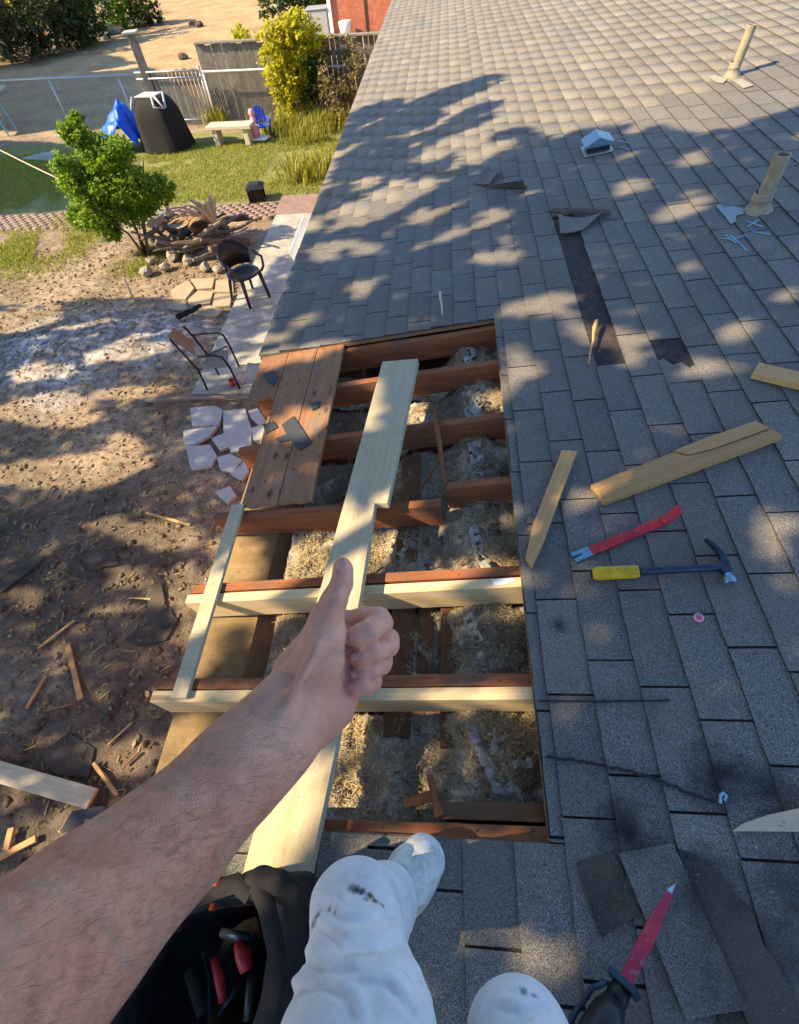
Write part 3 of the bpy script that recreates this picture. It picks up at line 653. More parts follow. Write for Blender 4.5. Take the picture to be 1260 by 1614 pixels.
blades('grass', M['grass_tall'], pts, .40, .011, .95, 'tall yellow green ornamental grass in front of the board fence')
# clods, pebbles and litter on the bare earth
def scatter(name, m, k, area, smin, smax, label, cat, flat=.6):
    V = []; F = []
    o = np.array([(1, 0, 0), (-1, 0, 0), (0, 1, 0), (0, -1, 0), (0, 0, 1), (0, 0, -1)], float); f0 = [(0, 2, 4), (2, 1, 4), (1, 3, 4), (3, 0, 4), (2, 0, 5), (1, 2, 5), (3, 1, 5), (0, 3, 5)]
    for _ in range(k):
        x, y = area(); s = smin + (smax - smin) * random.random() ** 3
        p = o * (s * rng.uniform(.6, 1.3, size=(6, 1))); p[:, 2] *= flat; a = random.random() * 6.28; ca, sa = math.cos(a), math.sin(a)
        p = np.stack([p[:, 0] * ca - p[:, 1] * sa, p[:, 0] * sa + p[:, 1] * ca, p[:, 2]], 1) + np.array([x, y, gz(x, y) + s * .2]); b = len(V)
        V += list(p); F += [[b + q for q in t] for t in f0]
    return tag(arr_mesh(name, V, F, m, None), label, cat, None, 'stuff')
def yard():
    while True:
        x = random.uniform(-9, -1.9); y = random.uniform(-1.5, 9.5)
        if not (x > -3.8 and y > 3.5) and not x > -2.05: return x, y
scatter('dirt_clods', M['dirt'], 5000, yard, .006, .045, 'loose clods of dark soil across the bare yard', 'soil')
scatter('pebbles', M['stone'], 900, yard, .005, .026, 'small pale pebbles across the bare yard', 'pebbles')
P = [(*yard(), 0) for _ in range(5200)]; P = np.array([(x, y, gz(x, y) + .012) for x, y, _ in P])
V, F = leaves(P, .055, .5, 1.5, .6, .3); tag(arr_mesh('leaf_litter', V, F, M['leaf_dry'], None), 'brown fallen leaves scattered over the bare yard', 'leaf litter', None, 'stuff')
V = []; F = []; mb = MB()
for _ in range(1500):
    x, y = yard(); a = random.random() * 3.14; l = random.uniform(.03, .16) * random.random() ** .5; z = gz(x, y) + .008
    mb.bar((x, y, z), (x + l * math.cos(a), y + l * math.sin(a), z + random.uniform(0, .008)), random.uniform(.003, .007), .004)
tag(W(mb, 'twig_litter', M['straw'], None), 'thin straw coloured twigs and splinters on the bare yard', 'twigs', None, 'stuff')

# loose sticks and boards on the yard
def stick(name, label, cat, a, b, wd, th, m, grp=None, za=.02, zb=.02, tube=False):
    A = gp(*a); B = gp(*b); A[2] = gz(A[0], A[1]) + za; B[2] = gz(B[0], B[1]) + zb
    d = Vector(B - A); L = d.length; c = (A + B) / 2; d.normalize(); y = Vector((0, 0, 1)).cross(d).normalized(); z = d.cross(y)
    Mx = Matrix((d, y, z)).transposed().to_4x4(); Mx.translation = Vector(c); mb = MB()
    if tube:
        n = 9; mb.tube([(-L / 2 + L * i / n, random.uniform(-.02, .02), random.uniform(-.006, .006)) for i in range(n + 1)], [wd * (1 - .4 * i / n) for i in range(n + 1)], 8)
        return tag(mb.build(name, m, None, Mx, smooth=True), label, cat, grp)
    r = random.Random(int(a[0] * 7 + a[1])); k = 5; V = []
    for i in range(k + 1):
        x = -L / 2 + L * i / k; w0 = wd * r.uniform(.8, 1.0) / 2 if th < .03 else wd / 2
        V += [(x, -w0, 0), (x, w0, 0), (x, w0, th), (x, -w0, th)]
    F = [(0, 3, 2, 1), (k * 4, k * 4 + 1, k * 4 + 2, k * 4 + 3)] + [(i * 4 + q, i * 4 + (q + 1) % 4, i * 4 + 4 + (q + 1) % 4, i * 4 + 4 + q) for i in range(k) for q in range(4)]
    mb.add(V, F); return tag(mb.build(name, m, None, Mx, bevel=.001), label, cat, grp)
G1 = 'splintered wood strips on the bare ground'
stick('wood_strip', 'thick reddish wood strip lying upright in the picture on dark soil', 'wood strip', (108, 1016), (130, 1104), .05, .02, M['tanwood'], G1)
stick('wood_strip', 'thin reddish strip slanting beside the thicker strip on dark soil', 'wood strip', (44, 1118), (76, 1068), .03, .015, M['tanwood'], G1)
stick('wood_strip', 'long straw coloured strip above the reddish strips on dark soil', 'wood strip', (62, 1023), (118, 978), .022, .015, M['straw'], G1)
stick('wood_strip', 'short brown strip leaning towards the roof corner near the forearm', 'wood strip', (150, 1204), (187, 1254), .03, .02, M['tanwood'], G1)
stick('wood_strip', 'pale splinter on dark soil between the felt scraps and the eave', 'wood strip', (172, 1175), (211, 1140), .015, .01, M['straw'], G1)
stick('wood_strip', 'dark short stick beside a sunny patch just left of the soffit', 'wood strip', (198, 1208), (220, 1188), .02, .015, M['plate'], G1)
stick('wood_strip', 'faint low stick on dark soil below the thick reddish strip', 'wood strip', (70, 1122), (122, 1110), .02, .01, M['plate'], G1)
stick('wood_strip', 'pale broken strip crossing another at the lower left edge', 'wood strip', (-8, 1355), (58, 1322), .05, .025, M['tanwood'], G1)
stick('wood_strip', 'short pale strip standing across the other at the lower left edge', 'wood strip', (12, 1340), (22, 1305), .045, .03, M['tanwood'], G1, .03, .03)
stick('wood_strip', 'sunlit tan strip lying on sandy soil left of the plank deck', 'wood strip', (232, 810), (300, 828), .03, .015, M['straw'], G1)
stick('wood_strip', 'thin light twig on soil beside the black felt scrap', 'wood strip', (203, 942), (238, 945), .018, .01, M['straw'], G1)
stick('pine_board', 'pale new pine board lying on the dark ground at the left edge', 'board', (-120, 1182), (153, 1261), .145, .038, M['pine_pale'], None, .03, .05)
stick('wooden_pole', 'long grey pole lying on the ground across the patio edge', 'pole', (232, 634), (440, 632), .034, .03, M['greybark'], None, .05, .11, True)
# torn felt and shingle scraps on the ground
def scrap(name, label, poly, z, m, th=.006, grp=None):
    P = [gp(*q) for q in poly]; c = np.mean(P, 0); mb = MB(); n = len(P)
    mb.prism([(p[0] - c[0], p[1] - c[1]) for p in P], 0, th)
    mb.v = [(x, y, zz + .02 * nz(x + c[0], y + c[1], 3, 3)) for x, y, zz in mb.v]
    return tag(mb.build(name, m, None, T((c[0], c[1], gz(c[0], c[1]) + z))), label, 'felt scrap', grp)
G2 = 'dark felt scraps on the ground'
scrap('felt_scrap', 'large black felt scrap on soil left of the rafter tails', [(200, 1005), (232, 980), (234, 925), (254, 918), (262, 955), (280, 978), (262, 1010), (215, 1018)], .02, M['felt'], .008, G2)
scrap('felt_scrap', 'long dark felt strip at the left edge of the yard', [(-6, 918), (45, 878), (72, 874), (60, 890), (0, 935)], .02, M['felt'], .008, G2)
scrap('felt_scrap', 'dark felt sheet above the pale pine board on the ground', [(62, 1190), (110, 1155), (150, 1180), (140, 1225), (90, 1222)], .02, M['felt'], .008, G2)
scrap('felt_scrap', 'dark felt scrap under the two sunny spots on the soil', [(125, 875), (180, 868), (188, 890), (140, 898)], .02, M['felt'], .008, G2)
scrap('felt_scrap', 'grey shingle sheet between the pine board and the forearm', [(105, 1310), (122, 1280), (170, 1272), (205, 1290), (160, 1330)], .06, M['asphalt_bit'], .012, G2)
# flagstones
FL = [[(297, 640), (338, 636), (352, 644), (344, 668), (300, 668)], [(350, 644), (386, 640), (397, 675), (396, 706), (362, 712), (350, 680)],
      [(390, 645), (405, 640), (420, 662), (408, 668), (394, 656)], [(286, 676), (318, 671), (343, 668), (330, 684), (308, 697), (288, 698)], [(394, 672), (412, 666), (422, 676), (415, 690), (398, 692)],
      [(331, 688), (352, 680), (362, 700), (345, 708)], [(290, 700), (330, 697), (342, 716), (332, 732), (298, 737)],
      [(340, 718), (362, 712), (382, 722), (366, 742), (344, 736)], [(362, 744), (384, 724), (392, 740), (380, 754)], [(336, 772), (362, 764), (372, 778), (356, 790)]]
FLl = ['top left pale flagstone below the grey pole', 'large long pale flagstone beside the plank deck', 'small pale flagstone tucked against the short broken plank', 'leftmost pale flagstone in the second row', 'small pale flagstone under the shingle bit on the plank', 'small middle pale flagstone between the larger ones', 'big lower left pale flagstone of the patch', 'lower pale flagstone pointing at the deck corner', 'narrow pale flagstone touching the lower deck edge', 'lowest pale flagstone beside the thin strip end']
for q, lb in zip(FL, FLl):
    P = [gp(*p, .06) for p in q]; c = np.mean(P, 0); mb = MB(); P = [c + (p - c) * .955 for p in P]
    mb.prism([(p[0] - c[0], p[1] - c[1]) for p in P], -.05, 0); tag(mb.build('flagstone', M['flag'], None, T((c[0], c[1], .034)) @ Matrix.Rotation(random.uniform(-.02, .02), 4, 'X'), bevel=.003), lb, 'flagstone', 'pale flagstones left of the plank deck')
FT = [[(268, 455), (296, 440), (306, 452), (292, 470), (272, 470)], [(300, 438), (338, 436), (334, 452), (310, 454)], [(340, 440), (366, 438), (368, 458), (338, 458)], [(296, 470), (312, 456), (336, 458), (330, 476), (300, 480)], [(338, 462), (366, 462), (362, 480), (334, 482)], [(262, 474), (292, 474), (296, 486), (266, 488)], [(300, 484), (330, 480), (352, 486), (340, 498), (310, 496)]]
FTl = ['leftmost tan flagstone below the stone heap', 'tan flagstone above the others nearest the branch heap', 'tan flagstone beside the black chair leg', 'middle tan flagstone of the crazy paving', 'tan flagstone left of the black chair front leg', 'lowest left tan flagstone near the ash', 'lowest tan flagstone at the ash edge']
for q, lb in zip(FT, FTl):
    P = [gp(*p, .04) for p in q]; c = np.mean(P, 0); mb = MB(); mb.prism([(p[0] - c[0], p[1] - c[1]) for p in P], -.05, 0)
    tag(mb.build('flagstone', M['flagtan'], None, T((c[0], c[1], .028)), bevel=.006), lb, 'flagstone', 'tan flagstones beside the black chair')
P = [gp(*p, .03) for p in [(35, 250), (70, 240), (96, 240), (84, 253)]]; c = np.mean(P, 0); mb = MB(); mb.prism([(p[0] - c[0], p[1] - c[1]) for p in P], -.04, 0)
tag(mb.build('stepping_slab', M['concrete'], None, T((c[0], c[1], .05)), bevel=.008), 'grey rectangular slab lying on the shaded lawn at left', 'slab')

# stones and branches of the heap by the shrub
def rock(c, r, label, grp, m=None, sq=.65):
    bm = bmesh.new(); bmesh.ops.create_icosphere(bm, subdivisions=2, radius=1.0); sd = random.random() * 50
    sc = (r * random.uniform(.8, 1.3), r * random.uniform(.7, 1.1), r * sq)
    for v in bm.verts:
        k = 1 + .35 * mnoise.noise(v.co * 1.3 + Vector((sd, 0, 0))); v.co = Vector((v.co.x * sc[0] * k, v.co.y * sc[1] * k, v.co.z * sc[2] * k))
    me = bpy.data.meshes.new('stone'); bm.to_mesh(me); bm.free(); me.materials.append(m or M['stone'])
    o = bpy.data.objects.new('stone', me); link(o, None, T(c) @ Matrix.Rotation(random.random() * 6, 4, 'Z')); return tag(o, label, 'stone', grp)
G3 = 'stones of the heap beside the shrub'
for (x, y, r, z, lb) in ((247, 358, .20, .16, 'tall round pale stone beside the shrub trunk'), (262, 345, .16, .12, 'dark stone behind the tall round stone'), (255, 395, .12, .07, 'stone at the near left of the branch heap'), (275, 408, .13, .08, 'flat stone in front of the branch heap'), (240, 415, .10, .06, 'small stone left of the flat heap stone'), (300, 415, .13, .08, 'pale stone below the spread branches'), (325, 425, .10, .06, 'small stone near the black chair'), (262, 425, .11, .06, 'low stone above the tan paving'), (232, 432, .13, .05, 'leftmost low stone near the white stake'), (285, 385, .14, .18, 'stone under the spread branches'), (345, 428, .09, .05, 'pinkish stone by the black chair back leg')):
    c = gp(x, y); rock((c[0], c[1], z), r, lb, G3)
G4 = 'dead branches heaped behind the black chair'
heap = gp(332, 395); random.seed(31)
for i in range(52):
    a = random.uniform(0, 6.28); el = random.uniform(-.05, .5); L = random.uniform(.5, 1.15)
    o = np.array([heap[0] + random.uniform(-.95, .6), heap[1] + random.uniform(-.45, .75), random.uniform(.05, .40)])
    d = np.array([math.cos(a) * math.cos(el), math.sin(a) * math.cos(el) * .8, math.sin(el)]); mb = MB(); k = 5
    pts = [d * L * (j / k - .4) + np.array([random.uniform(-.03, .03), random.uniform(-.03, .03), random.uniform(-.02, .02)]) for j in range(k + 1)]
    r0 = random.uniform(.022, .072); mb.tube(pts, [r0 * (1 - .55 * j / k) for j in range(k + 1)], 7)
    o[2] = max(o[2], .05 + max(0, -min(p[2] for p in pts)))
    gm = 'greybark' if random.random() < .5 else 'bark'
    tag(mb.build('dead_branch', M[gm], None, T(o)), f"{'thick' if r0 > .047 else 'thin'} {'grey' if gm == 'greybark' else 'brown'} dead branch {'high' if o[2] > .25 else 'low'} {'at the left end' if o[0] < heap[0] - .5 else 'at the right end' if o[0] > heap[0] + .2 else 'in the middle'} of the {'far' if o[1] > heap[1] + .15 else 'near'} side of the heap", 'branch', G4)
for i in range(16):                                     # dry palm-like fronds fanning out of the heap
    a = math.pi * (.55 + .9 * i / 15) + random.uniform(-.1, .1); L = random.uniform(.5, .85); mb = MB()
    d = np.array([math.cos(a), math.sin(a), .18]); s = np.array([-d[1], d[0], 0]); b = np.array([.0, 0, 0]); k = 6; V = []; F = []
    for j in range(k + 1):
        t = j / k; c = d * L * t + np.array([0, 0, .22 * math.sin(t * 2.4)]); w_ = .035 * math.sin(.35 + 2.6 * t) + .006
        V += [c - s * w_, c + np.array([0, 0, .012]), c + s * w_, c - np.array([0, 0, .006])]
    for j in range(k):
        F += [(j * 4 + q, j * 4 + (q + 1) % 4, j * 4 + 4 + (q + 1) % 4, j * 4 + 4 + q) for q in range(4)]
    mb.add(V, F); tag(W(mb, 'dry_frond', M['tanwood'], None) if False else mb.build('dry_frond', M['tanwood'], None, T((heap[0] + .25, heap[1] + .05, .42))), 'brown dry frond fanning out of the branch heap', 'frond', 'dry fronds on the branch heap')
random.seed(11)
# white stake stuck in the ground
c = gp(213, 475); mb = MB(); mb.bar((0, 0, 0), (.02, 0, .42), .03, .02); tag(mb.build('wooden_stake', M['pine_pale'], None, T(c)), 'thin pale stake standing in the dirt by the ash', 'stake')
# charred log in the ash
stick('charred_log', 'short charred black log lying on the ash behind the sling chair', 'log', (285, 510), (322, 492), .05, .05, M['black'], None, .08, .12, True)

# ------------------------------------------------------------ leafy shrub and other plants
def shrub(name, label, cat, base, stems, lobes, m, nleaf, lsize, mtrunk='bark', asp=.5, group=None, up=.4):
    """stems: list of point lists (world); lobes: (centre, radii, weight)"""
    root = thing(name, label, cat, base, group); mb = MB()
    for pts, r in stems: mb.tube(pts, [r * (1 - .75 * i / (len(pts) - 1)) for i in range(len(pts))], 7)
    W(mb, 'trunk', M[mtrunk], root, smooth=True); P = []
    tot = sum(l[2] for l in lobes)
    for c, rad, wt in lobes:
        k = int(nleaf * wt / tot); cl = max(3, k // 16)
        for _ in range(cl):                              # leaf clusters, denser near the lobe skin
            d = rng.normal(size=3); d /= np.linalg.norm(d); q = np.array(c) + d * np.array(rad) * (.35 + .75 * random.random() ** .7)
            P += list(q + rng.normal(size=(16, 3)) * np.array(rad) * .13)
    P = np.array(P); P = P[P[:, 2] > .05]; V, F = leaves(P, lsize, asp, up, .45)
    arr_mesh('crown', V, F, M[m], root); return root
b = gp(232, 402); up_ = lambda x, y: vp(x, y, b)
stems = [([b + np.array([dx, dy, 0]), up_(x0, y0) + np.array([0, dy, 0]), up_(x1, y1) + np.array([0, dy * 2, 0])], .028) for dx, dy, x0, y0, x1, y1 in ((-.05, 0, 215, 360, 160, 260), (0, .06, 222, 350, 205, 280), (.06, -.05, 228, 350, 245, 300), (.0, -.08, 205, 365, 135, 310), (-.03, .08, 200, 340, 140, 215), (.02, .02, 225, 340, 225, 255))]
L = []
for x, y, r, wt in ((118, 205, .19, .7), (112, 262, .22, .9), (150, 240, .28, 1.4), (185, 235, .26, 1.3), (135, 290, .33, 1.9), (175, 280, .38, 2.2), (215, 285, .30, 1.6), (248, 300, .26, 1.0), (150, 330, .34, 1.8), (195, 330, .34, 1.6), (125, 345, .22, .9), (170, 365, .20, .8), (228, 325, .22, .8), (118, 190, .10, .3)):
    L.append((up_(x, y) + np.array([0, random.uniform(-.15, .2), 0]), (r, r, r * .95), wt))
shrub('leafy_shrub', 'bright green round shrub with thin stems standing before the lawn', 'shrub', b, stems, L, 'leaf_bright', 25000, .066)
# vine covered bush on the board fence
def bush(name, label, px, nleaf, m, ls, cat='bush', nst=5, base=None, group=None, depth=.25, asp=.5):
    b = base if base is not None else gp(*px[0]); st = []; Lb = []
    for i in range(nst):
        t = px[1 + i % (len(px) - 1)]; st.append(([b + np.array([random.uniform(-.2, .2), random.uniform(-.1, .1), 0]), vp(t[0], (t[1] + px[0][1]) / 2, b), vp(t[0], t[1], b)], .02))
    for t in px[1:]: Lb.append((vp(t[0], t[1], b) + np.array([0, random.uniform(-1, 1) * depth, 0]), (t[2], min(t[2], depth), t[2]), t[2] ** 2))
    return shrub(name, label, cat, b, st, Lb, m, nleaf, ls, asp=asp, group=group)
bush('climbing_bush', 'tall bright yellow green bush growing up the board fence', [(455, 200), (448, 62, .40), (474, 55, .45), (436, 92, .42), (465, 105, .48), (486, 78, .40), (450, 135, .42), (472, 150, .40), (428, 58, .30), (455, 180, .36), (462, 40, .28), (440, 120, .36)], 8000, 'leaf_yellow', .11)
bush('climbing_bush', 'dark green half of the bush on the board fence, right of the bright part', [(485, 195), (490, 110, .30), (500, 90, .25), (487, 140, .28), (480, 170, .24)], 1300, 'leaf', .11)
bush('climbing_bush', 'narrow yellow leaved climber on the board fence beside the gate post', [(395, 170), (382, 65, .30), (390, 90, .36), (378, 110, .32), (394, 130, .34), (400, 155, .30), (385, 50, .24), (408, 115, .28)], 3000, 'leaf_yellow', .10)
bush('dry_bush', 'dry tangled bush against the board fence next to the roof edge', [(545, 195), (535, 150, .45), (555, 125, .45), (515, 120, .40), (548, 170, .42), (525, 185, .36), (565, 95, .34), (540, 85, .34)], 2400, 'leaf_dry', .09)
# ============================================================ FENCES AND THINGS ON THE LAWN
fy = lambda x: 16.95 - (x + 7.0) * .15              # line of the wire fence
# chain link fence
for nm, xa, xb, hgt, lb in (('chain_link_fence', -16.5, -9.15, 1.15, 'wire mesh fence with a grey top rail left of the picket gate'), ('chain_link_fence', -6.95, -1.9, 1.15, 'wire mesh fence with a grey top rail in front of the board fence')):
    t = thing(nm, lb, 'fence', (xa, fy(xa), 0), 'wire mesh fences behind the lawn'); mb = MB()
    mb.tube([(xa, fy(xa), hgt), (xb, fy(xb), hgt)], .028, 8); W(mb, 'top_rail', M['galv'], t, smooth=True)
    for x in np.arange(xa + .02, xb, 2.3): mb = MB(); mb.tube([(x, fy(x), 0), (x, fy(x), hgt - .03)], .03, 8); W(mb, 'post', M['galv'], t, smooth=True)
    mb = MB(); s = .085; x = xa - hgt
    while x < xb:
        for sg in (1, -1):
            a = (x, 0) if sg == 1 else (x, hgt); b2 = (x + hgt, hgt) if sg == 1 else (x + hgt, 0)
            p = [a, b2]; 
            t0 = max(0, (xa - x) / hgt); t1 = min(1, (xb - x) / hgt)
            if t1 <= t0: continue
            q = [(a[0] + (b2[0] - a[0]) * k, a[1] + (b2[1] - a[1]) * k) for k in (t0, t1)]
            mb.tube([(u, fy(u) + .004 * sg, max(.01, z)) for u, z in q], .0035, 3, False)
        x += s
    tag(W(mb, 'wire_mesh', M['wire'], t), kind='stuff')
# picket gate
t = thing('picket_gate', 'low grey picket gate with metal frame between wire fence and board fence', 'gate', (-8.1, fy(-8.1), 0))
x0, x1, h = -9.0, -7.03, 1.2
mb = MB(); mb.tube([(x1, fy(x1), .05), (x1, fy(x1), h + .08)], .035, 8); W(mb, 'gate_post', M['galv'], t, smooth=True)
mb = MB()
for z in (.12, h - .14, h): mb.tube([(x0, fy(x0) - .05, z), (x1, fy(x1) - .05, z)], .022, 8)
W(mb, 'gate_frame', M['galv'], t, smooth=True)
for i in range(16):
    x = x0 + .06 + i * .122; mb = MB(); hh = h - .05 + random.uniform(-.03, .03); mb.box(-hh / 2, hh / 2, -.043, .043, -.01, .01)
    mb.build('picket', M['greywood'], t, T((x, fy(x) + .03, hh / 2 + .06)) @ Matrix.Rotation(math.pi / 2, 4, 'Y') @ Matrix.Rotation(math.pi / 2, 4, 'X'), bevel=.003)
# thick capped post
P = gp(259, 196); t = thing('fence_post', 'thick square grey post with a pale cap left of the picket gate', 'post', P)
mb = MB(); mb.box(0, 1.98, -.10, .10, -.10, .10); mb.build('shaft', M['greywood'], t, T(P) @ Matrix.Rotation(-math.pi / 2, 4, 'Y') @ Matrix.Rotation(.2, 4, 'X'), bevel=.012)
mb = MB(); mb.box(-.19, .19, -.19, .19, 1.98, 2.03); mb.build('cap', M['concrete'], t, T(P) @ Matrix.Rotation(.2, 4, 'Z'), bevel=.012)
# board fence
t = thing('board_fence', 'tall weathered board fence with a flat cap rail behind the bushes', 'fence', (-5, 17.3, 0))
by = lambda x: fy(x) + .32
i = 0; x = -7.0
while x < 1.5:
    w_ = random.uniform(.125, .150); hh = 1.62 + random.uniform(-.02, .02); mb = MB(); mb.box(-hh / 2, hh / 2, -w_ / 2, w_ / 2, -.011, .011)
    mb.build('fence_board', M['greywood'], t, T((x, by(x) + random.uniform(-.014, .014), hh / 2 + .02)) @ Matrix.Rotation(math.pi / 2, 4, 'Y') @ Matrix.Rotation(math.pi / 2 + random.gauss(0, .01), 4, 'X'), bevel=.003); x += w_ + .014
mb = MB(); L = 8.6; mb.box(-L / 2, L / 2, -.09, .09, 0, .035); mb.build('cap_rail', M['greywood'], t, T((-2.8, by(-2.8) - .02, 1.665)) @ Matrix.Rotation(-.149, 4, 'Z'), bevel=.004)
mb = MB(); mb.box(-L / 2, L / 2, -.02, .02, -.045, .045); mb.build('rail', M['greywood'], t, T((-2.8, by(-2.8) + .035, 1.35)) @ Matrix.Rotation(-.149, 4, 'Z'), bevel=.004)
# barbecue under its black cover
g = gp(268, 233); t = thing('covered_grill', 'barbecue under a black cover with a grey lid panel on top', 'grill', g)
bm = bmesh.new(); NX, NZ = 40, 18; V = []; F = []
def ring(zt):                                            # rounded box outline flaring to the ground
    dm = math.sqrt(max(0, 1 - max(0, (zt - .62) / .40) ** 2)); hw = (.64 - .14 * zt) * (.42 + .58 * dm); hd = (.46 - .08 * zt) * (.45 + .55 * dm); out = []
    for k in range(NX):
        a = 6.2832 * k / NX; c, s = math.cos(a), math.sin(a); p = .55
        x = hw * math.copysign(abs(c) ** p, c); y = hd * math.copysign(abs(s) ** p, s)
        f = 1 + (.045 * math.sin(a * 7 + 3 * math.sin(a * 2) + zt * 1.5) + .03 * math.sin(a * 13 + zt * 4)) * (1.05 - zt)
        out.append((x * f, y * f, zt * 1.13 + .02 * math.sin(a * 3) * (1 - zt)))
    return out
for j in range(NZ + 1): V += ring(j / NZ)
for j in range(NZ):
    for k in range(NX): F.append((j * NX + k, j * NX + (k + 1) % NX, (j + 1) * NX + (k + 1) % NX, (j + 1) * NX + k))
F.append(tuple(NZ * NX + k for k in range(NX)))
mb = MB(); mb.add(V, F); mb.build('cover', M['black'], t, T(g) @ Matrix.Rotation(-.15, 4, 'Z'), smooth=True)
mb = MB(); mb.prism([(-.34, -.22), (.22, -.25), (.26, .18), (-.28, .22)], 1.125, 1.150); mb.build('lid_panel', M['grey_plastic'], t, T(g) @ Matrix.Rotation(-.15, 4, 'Z'), bevel=.01)
for pts in ([(-.37, -.24, 1.15), (-.44, -.30, 1.0), (-.46, -.33, .9)], [(.28, -.28, 1.15), (.50, -.36, .93), (.26, -.42, .98), (.20, -.29, 1.14)], [(.30, .1, 1.15), (.5, -.3, .95)]):
    mb = MB(); mb.tube(pts, .028, 8); mb.build('trim_strap', M['grey_plastic'], t, T(g) @ Matrix.Rotation(-.15, 4, 'Z'), smooth=True)
# blue tarp draped over a heap
g2 = gp(205, 235); NXX, NY = 36, 30; V = []; F = []
for i in range(NXX):
    for j in range(NY):
        x = -1.0 + 1.55 * i / (NXX - 1); y = -.50 + 1.0 * j / (NY - 1)
        pk = max(0, 1 - abs(x - .22) / (.95 if x < .22 else .42)); z = 1.05 * pk ** .8 * (1 - .45 * abs(y / .52) ** 1.6) + .12 * math.exp(-((x + .5) / .2) ** 2) + .06 * nz(x, y, 2, 4) * (1 + 2 * abs(y)) + .04 * math.sin((x * 3 + y * 9) * 3)
        V.append((x, y, max(z, .0) + .02))
for i in range(NXX - 1):
    for j in range(NY - 1): F.append((i * NY + j, (i + 1) * NY + j, (i + 1) * NY + j + 1, i * NY + j + 1))
V += [(a, b_, max(0, c - .012)) for a, b_, c in V]; k = NXX * NY; F += [(f[3] + k, f[2] + k, f[1] + k, f[0] + k) for f in F]
edge = [i * NY for i in range(NXX)] + [(NXX - 1) * NY + j for j in range(1, NY)] + [i * NY + NY - 1 for i in range(NXX - 2, -1, -1)] + [j for j in range(NY - 2, 0, -1)]
F += [(edge[i], edge[i] + k, edge[(i + 1) % len(edge)] + k, edge[(i + 1) % len(edge)]) for i in range(len(edge))]
mb = MB(); mb.add(V, F); tag(mb.build('blue_tarp', M['blue_tarp'], None, T(g2), smooth=True), 'bright blue tarp draped over a heap beside the covered grill', 'tarp')
# concrete bench
g = (gp(345, 228) + gp(398, 226)) / 2; t = thing('garden_bench', 'low sand coloured concrete bench on the lawn by the picket gate', 'bench', g); Mb = T(g) @ Matrix.Rotation(-.10, 4, 'Z')
mb = MB(); mb.box(-.62, .62, -.20, .20, .36, .45); mb.build('seat', M['concrete_bench'], t, Mb, bevel=.015)
for s in (-1, 1): mb = MB(); mb.box(s * .43 - .07, s * .43 + .07, -.15, .15, 0, .358); mb.build('leg', M['concrete_bench'], t, Mb, bevel=.02)
# child's chair with a pink toy figure
g = gp(418, 214); t = thing('toy_chair', 'small blue slatted toy garden chair standing next to the bench', 'toy chair', g); Mb = T(g) @ Matrix.Rotation(.5, 4, 'Z')
mb = MB(); mb.box(-.17, .17, -.17, .15, .22, .25); mb.build('seat', M['toy_blue'], t, Mb, bevel=.008)
for i in range(5):
    x = -.14 + .07 * i; hh = .66 - .02 * (i - 2) ** 2; mb = MB(); mb.box(x - .031, x + .031, .12, .145, .22, hh); mb.build('back_slat', M['toy_blue'], t, Mb @ T((0, .0, 0)) @ Matrix.Rotation(-.22, 4, 'X'), bevel=.006)
for sx in (-1, 1):
    mb = MB(); mb.box(sx * .19 - .035, sx * .19 + .035, -.20, .16, .36, .385); mb.build('armrest', M['toy_blue'], t, Mb, bevel=.006)
    for sy in (-.16, .14): mb = MB(); mb.box(sx * .18 - .022, sx * .18 + .022, sy - .02, sy + .02, 0, .36); mb.build('leg', M['toy_blue'], t, Mb, bevel=.004)
g = gp(409, 222); t = thing('toy_rocker', 'pink and white toy rocker beside the blue toy chair', 'toy', g)
mb = MB(); mb.prism([(-.30, -.14), (.24, -.16), (.30, .12), (-.24, .15)], .04, .09); mb.build('base', M['white_paint'], t, T(g), bevel=.02)
mb = MB(); mb.tube([(-.05, 0, .08), (-.06, .02, .30), (-.04, .04, .52)], [.09, .10, .06], 12); mb.build('body', M['toy_pink'], t, T(g), smooth=True)
mb = MB(); mb.lathe([(0, -.09), (.06, -.07), (.09, 0), (.06, .07), (0, .09)], T((-.04, .05, .60)), 12); mb.build('head', M['toy_pink'], t, T(g), smooth=True)
mb = MB(); mb.tube([(-.20, -.02, .34), (-.05, -.04, .38), (.10, -.02, .34)], .025, 8); mb.build('handle', M['white_paint'], t, T(g), smooth=True)
# black garden lantern
g = gp(407, 315); t = thing('lantern', 'small black square lantern standing on the lawn edge', 'lantern', g); Mb = T(g) @ Matrix.Rotation(.15, 4, 'Z')
mb = MB(); mb.box(-.17, .17, -.17, .17, 0, .03); mb.build('base', M['black_metal'], t, Mb, bevel=.006)
for sx in (-1, 1):
    for sy in (-1, 1): mb = MB(); mb.box(sx * .145 - .018, sx * .145 + .018, sy * .145 - .018, sy * .145 + .018, .03, .26); mb.build('corner_post', M['black_metal'], t, Mb)
mb = MB(); mb.box(-.128, .128, -.128, .128, .03, .22); mb.build('smoked_glass', M['black_plastic'], t, Mb)
mb = MB(); mb.add([(-.20, -.20, .26), (.20, -.20, .26), (.20, .20, .26), (-.20, .20, .26), (-.10, -.10, .33), (.10, -.10, .33), (.10, .10, .33), (-.10, .10, .33)], [(0, 1, 5, 4), (1, 2, 6, 5), (2, 3, 7, 6), (3, 0, 4, 7), (4, 5, 6, 7), (3, 2, 1, 0)]); mb.build('lid', M['black_metal'], t, Mb, bevel=.006)
